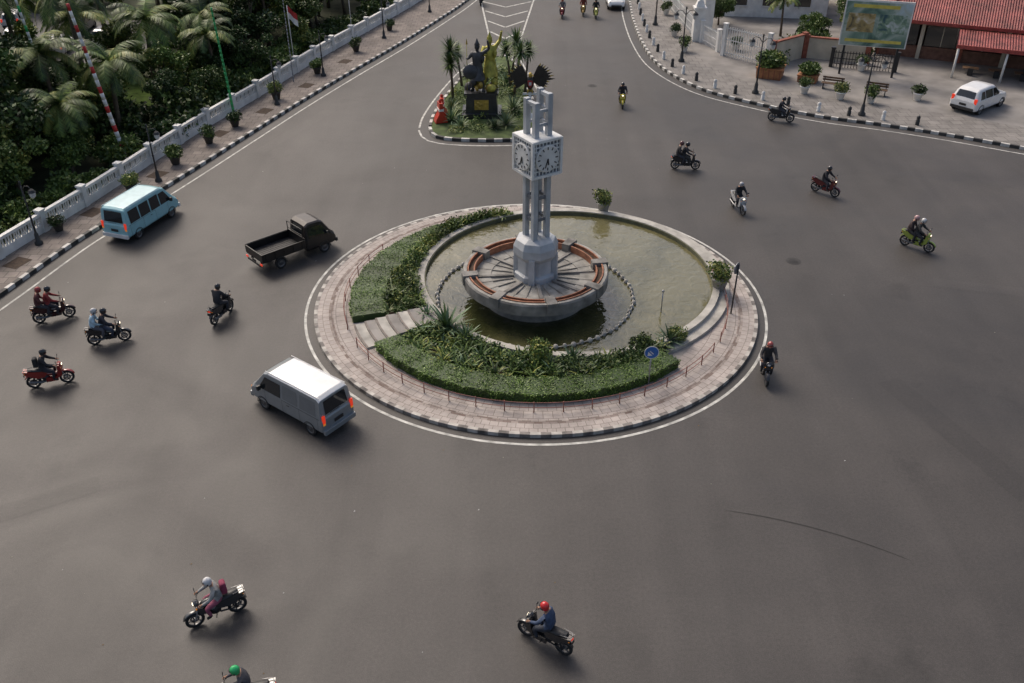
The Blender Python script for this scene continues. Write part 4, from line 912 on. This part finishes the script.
planter(20.6,71.8,-.4,1.9,1.6,.8); planter(23.3,70.6,-.5,1.4,1.0,.5)
for x,y in((24.5,66.2),(26.5,65.4),(22.2,67.6),(30.2,66),(28.4,73.4),(19.5,79.6),(14.8,84),(14.9,79),(15.2,92)): potted(x,y,.17,.95,bushes[R.randrange(4)],white)
q=MB()
KK=offs(KR,.9)
for i in range(12,len(KK)-30,4):
    p=KK[i]
    if 60<p.y<98: q.lathe([(.14,.15),(.14,.5),(.1,.55),(.13,.65),(.12,.78),(.001,.86)],blackp if (i//4)%2 else white,10,Matrix.Translation((p.x,p.y,0)))
q.obj('bollards')
def bench(x,y,rz):
    q=MB(); wb_=mat('bench_wood',(.12,.07,.04),.7,var=.3)
    for i in range(3): q.box((0,-.18+i*.17,.45),(1.6,.13,.04),wb_)
    for i in range(2): q.box((0,.3,.62+i*.18),(1.6,.04,.13),wb_)
    for s in(-.65,.65): q.box((s,0,.22),(.06,.45,.43),dark); q.box((s,.29,.6),(.06,.05,.5),dark)
    q.obj('park_bench',(x,y,.17),rz)
bench(24.6,68.6,D(-25)); bench(27.5,67.2,D(-25))
def billboard():
    e=empty('billboard',(28.3,72.0,.16),D(-16)); q=MB()
    for s in(-2.0,2.0): q.box((s,.12,2.2),(.16,.16,4.4),dark)
    for z in (2.6,3.7,4.9): q.box((0,.13,z),(4.8,.1,.08),dark)
    q.obj('posts',parent=e)
    def pic(name,cols,sc1,det):
        m=bpy.data.materials.new(name); m.use_nodes=True; N=m.node_tree.nodes;L=m.node_tree.links; b=N['Principled BSDF']; b.inputs['Roughness'].default_value=.4
        t=N.new('ShaderNodeTexCoord'); vo=N.new('ShaderNodeTexNoise'); vo.inputs['Scale'].default_value=sc1; vo.inputs['Detail'].default_value=det; vo.inputs['Distortion'].default_value=1.2; L.new(t.outputs['Object'],vo.inputs['Vector'])
        cr=N.new('ShaderNodeValToRGB'); L.new(vo.outputs['Fac'],cr.inputs[0]); el_=cr.color_ramp.elements
        el_[0].position=.33; el_[1].position=.68; el_[0].color=(*cols[0],1); el_[1].color=(*cols[-1],1)
        for i,c in enumerate(cols[1:-1]): x=el_.new(.33+.35*(i+1)/(len(cols)-1)); x.color=(*c,1)
        L.new(cr.outputs[0],b.inputs['Base Color']); return m
    q=MB(); q.box((0,0,4.05),(5.0,.1,3.5),white); q.obj('panel',parent=e)
    q=MB(); q.box((0,-.07,4.0),(4.8,.02,3.3),pic('board_landscape',[(.06,.12,.10),(.16,.26,.20),(.40,.46,.40),(.45,.58,.66)],.5,7))
    q.box((-1.15,-.09,4.1),(2.0,.02,1.4),pic('board_photo_a',[(.08,.07,.05),(.40,.30,.12),(.6,.55,.45)],1.4,8)); q.box((1.15,-.09,4.1),(2.0,.02,1.4),pic('board_photo_b',[(.04,.10,.12),(.20,.30,.20),(.55,.6,.6)],1.4,8)); q.obj('picture',parent=e)
    q=MB(); yl=mat('board_yellow',(.6,.5,.10),.5); q.box((-.2,-.09,5.35),(3.4,.02,.26),yl); q.box((0,-.09,2.75),(4.2,.02,.22),yl); q.obj('printed_bands',parent=e)
billboard()
fence((26.3,74.6),(31.0,73.0),1.2,dark,'dark_metal_fence')
def corrug(name,col):
    m=bpy.data.materials.new(name); m.use_nodes=True; N=m.node_tree.nodes;L=m.node_tree.links; b=N['Principled BSDF']; b.inputs['Roughness'].default_value=.6
    t=N.new('ShaderNodeTexCoord'); wv=N.new('ShaderNodeTexWave'); wv.inputs['Scale'].default_value=1.6; wv.bands_direction='X'; wv.inputs['Distortion'].default_value=.2; L.new(t.outputs['Object'],wv.inputs['Vector'])
    w2=N.new('ShaderNodeTexNoise'); w2.inputs['Scale'].default_value=.8; w2.inputs['Detail'].default_value=10; w2.inputs['Roughness'].default_value=.7; L.new(t.outputs['Object'],w2.inputs['Vector'])
    mp=N.new('ShaderNodeMapRange'); mp.inputs[1].default_value=.35; mp.inputs[2].default_value=.65; L.new(w2.outputs['Fac'],mp.inputs[0])
    mx=N.new('ShaderNodeMix'); mx.data_type='RGBA'; mx.inputs[6].default_value=(*[c*.5 for c in col],1); mx.inputs[7].default_value=(*[min(1,c*1.35+.02) for c in col],1); L.new(mp.outputs[0],mx.inputs['Factor']); L.new(mx.outputs[2],b.inputs['Base Color'])
    bp=N.new('ShaderNodeBump'); bp.inputs['Strength'].default_value=1; bp.inputs['Distance'].default_value=.08; L.new(wv.outputs['Fac'],bp.inputs['Height']); L.new(bp.outputs[0],b.inputs['Normal']); return m
RF=corrug('red_roof_sheet',(.27,.05,.042))
def redhouse():
    e=empty('red_roofed_shop',(31.2,78.2,.16),D(-24)); W,Dp,H=26,13,3.3
    wl=mat('shop_wall_brown',(.16,.08,.055),.8,var=.3); q=MB()
    q.box((W/2,Dp,H/2),(W,.2,H),wl); q.box((0,Dp/2,H/2),(.2,Dp,H),wl); q.box((W,Dp/2,H/2),(.2,Dp,H),wl)
    q.box((W/2,.3,.5),(W-.3,.2,1.0),wl); q.box((W/2,.3,3.0),(W-.3,.2,.6),wl)
    for i in range(9): q.box((.1+i*(W-.2)/8,.15,H/2),(.3,.3,H),cream if i%2 else brick)
    for i in range(8): q.box((1.7+i*3.22,.34,1.9),(2.6,.06,1.7),glass); q.box((1.7+i*3.22,.28,1.9),(.07,.06,1.7),cream)
    q.obj('walls',parent=e)
    q=MB(); o=1.1; zr=6.4
    V=[(-o,-o,H),(W+o,-o,H),(W+o,Dp+o,H),(-o,Dp+o,H),(5,Dp/2,zr),(W-5,Dp/2,zr)]
    q.add(V,[(0,1,5,4),(1,2,5),(2,3,4,5),(3,0,4)],RF); q.tube([V[4],V[5]],.14,RF,6)
    for a,b_ in((0,4),(3,4),(1,5),(2,5)): q.tube([V[a],V[b_]],.12,RF,6)
    fr=mat('fascia_red',(.30,.05,.04),.6,var=.3)
    q.box((W/2,-o,H-.1),(W+2*o,.06,.26),fr); q.box((-o,Dp/2,H-.1),(.06,Dp+2*o,.26),fr); q.obj('roof',parent=e)
    q=MB(); q.add([(6,-1.15,3.0),(17,-1.15,3.0),(17,-4.6,2.55),(6,-4.6,2.55)],[(0,1,2,3)],RF); q.box((11.5,-4.6,2.45),(11,.08,.3),fr)
    for i in range(4): q.tube([(6.2+i*3.5,-4.45,0),(6.2+i*3.5,-4.45,2.5)],.09,white,8)
    q.obj('canopy',parent=e)
    q=MB()
    for i in range(5): q.box((7.5+i*1.9,-2.6,.42),(1.2,.7,.05),mat('table_wood',(.2,.12,.07),.6)); q.box((7.5+i*1.9,-2.6,.2),(.1,.1,.4),dark); q.box((7.5+i*1.9,-3.3,.3),(.4,.35,.5),dark)
    q.obj('tables',parent=e)
redhouse()
def house(name,x,y,rz,W,Dp,H,zr,wm,rm):
    e=empty(name,(x,y,.16),rz); q=MB(); 
    q.box((W/2,Dp/2,H/2),(W,Dp,H),wm)
    for i in range(int(W/3)): q.box((1.6+i*3,-.02,H*.55),(1.5,.08,1.3),glass); q.box((1.6+i*3,-.04,H*.55-.72),(1.7,.14,.08),white)
    q.obj('walls',parent=e); q=MB(); o=.8; V=[(-o,-o,H),(W+o,-o,H),(W+o,Dp+o,H),(-o,Dp+o,H),(W*.25,Dp/2,zr),(W*.75,Dp/2,zr)]
    q.add(V,[(0,1,5,4),(1,2,5),(2,3,4,5),(3,0,4)],rm); q.obj('roof',parent=e)
house('white_house',20.5,91.5,D(-8),10,8,3.2,4.8,white,mat('grey_roof',(.2,.17,.15),.8,var=.3))
house('brick_house',34,96,D(-10),16,10,4,7,cream,RF)
inst('tree',trees[2],(19.6,88,.1),1,.5); inst('tree',trees[3],(31,84,.1),2,.6); inst('tree',trees[2],(26.5,81,.1),3,.5)
inst('palm_tree',palms[2],(24.5,84,.1),1,.6)
for x,y,s in((22.5,76.5,1.6),(23.6,78,1.8),(27,79,1.6),(29.8,77.6,1.5),(25.3,79,2)): inst('shrub',bushes[R.choice((0,3,2))],(x,y,.15),R.uniform(0,6),s)
print('objs',len(bpy.data.objects))
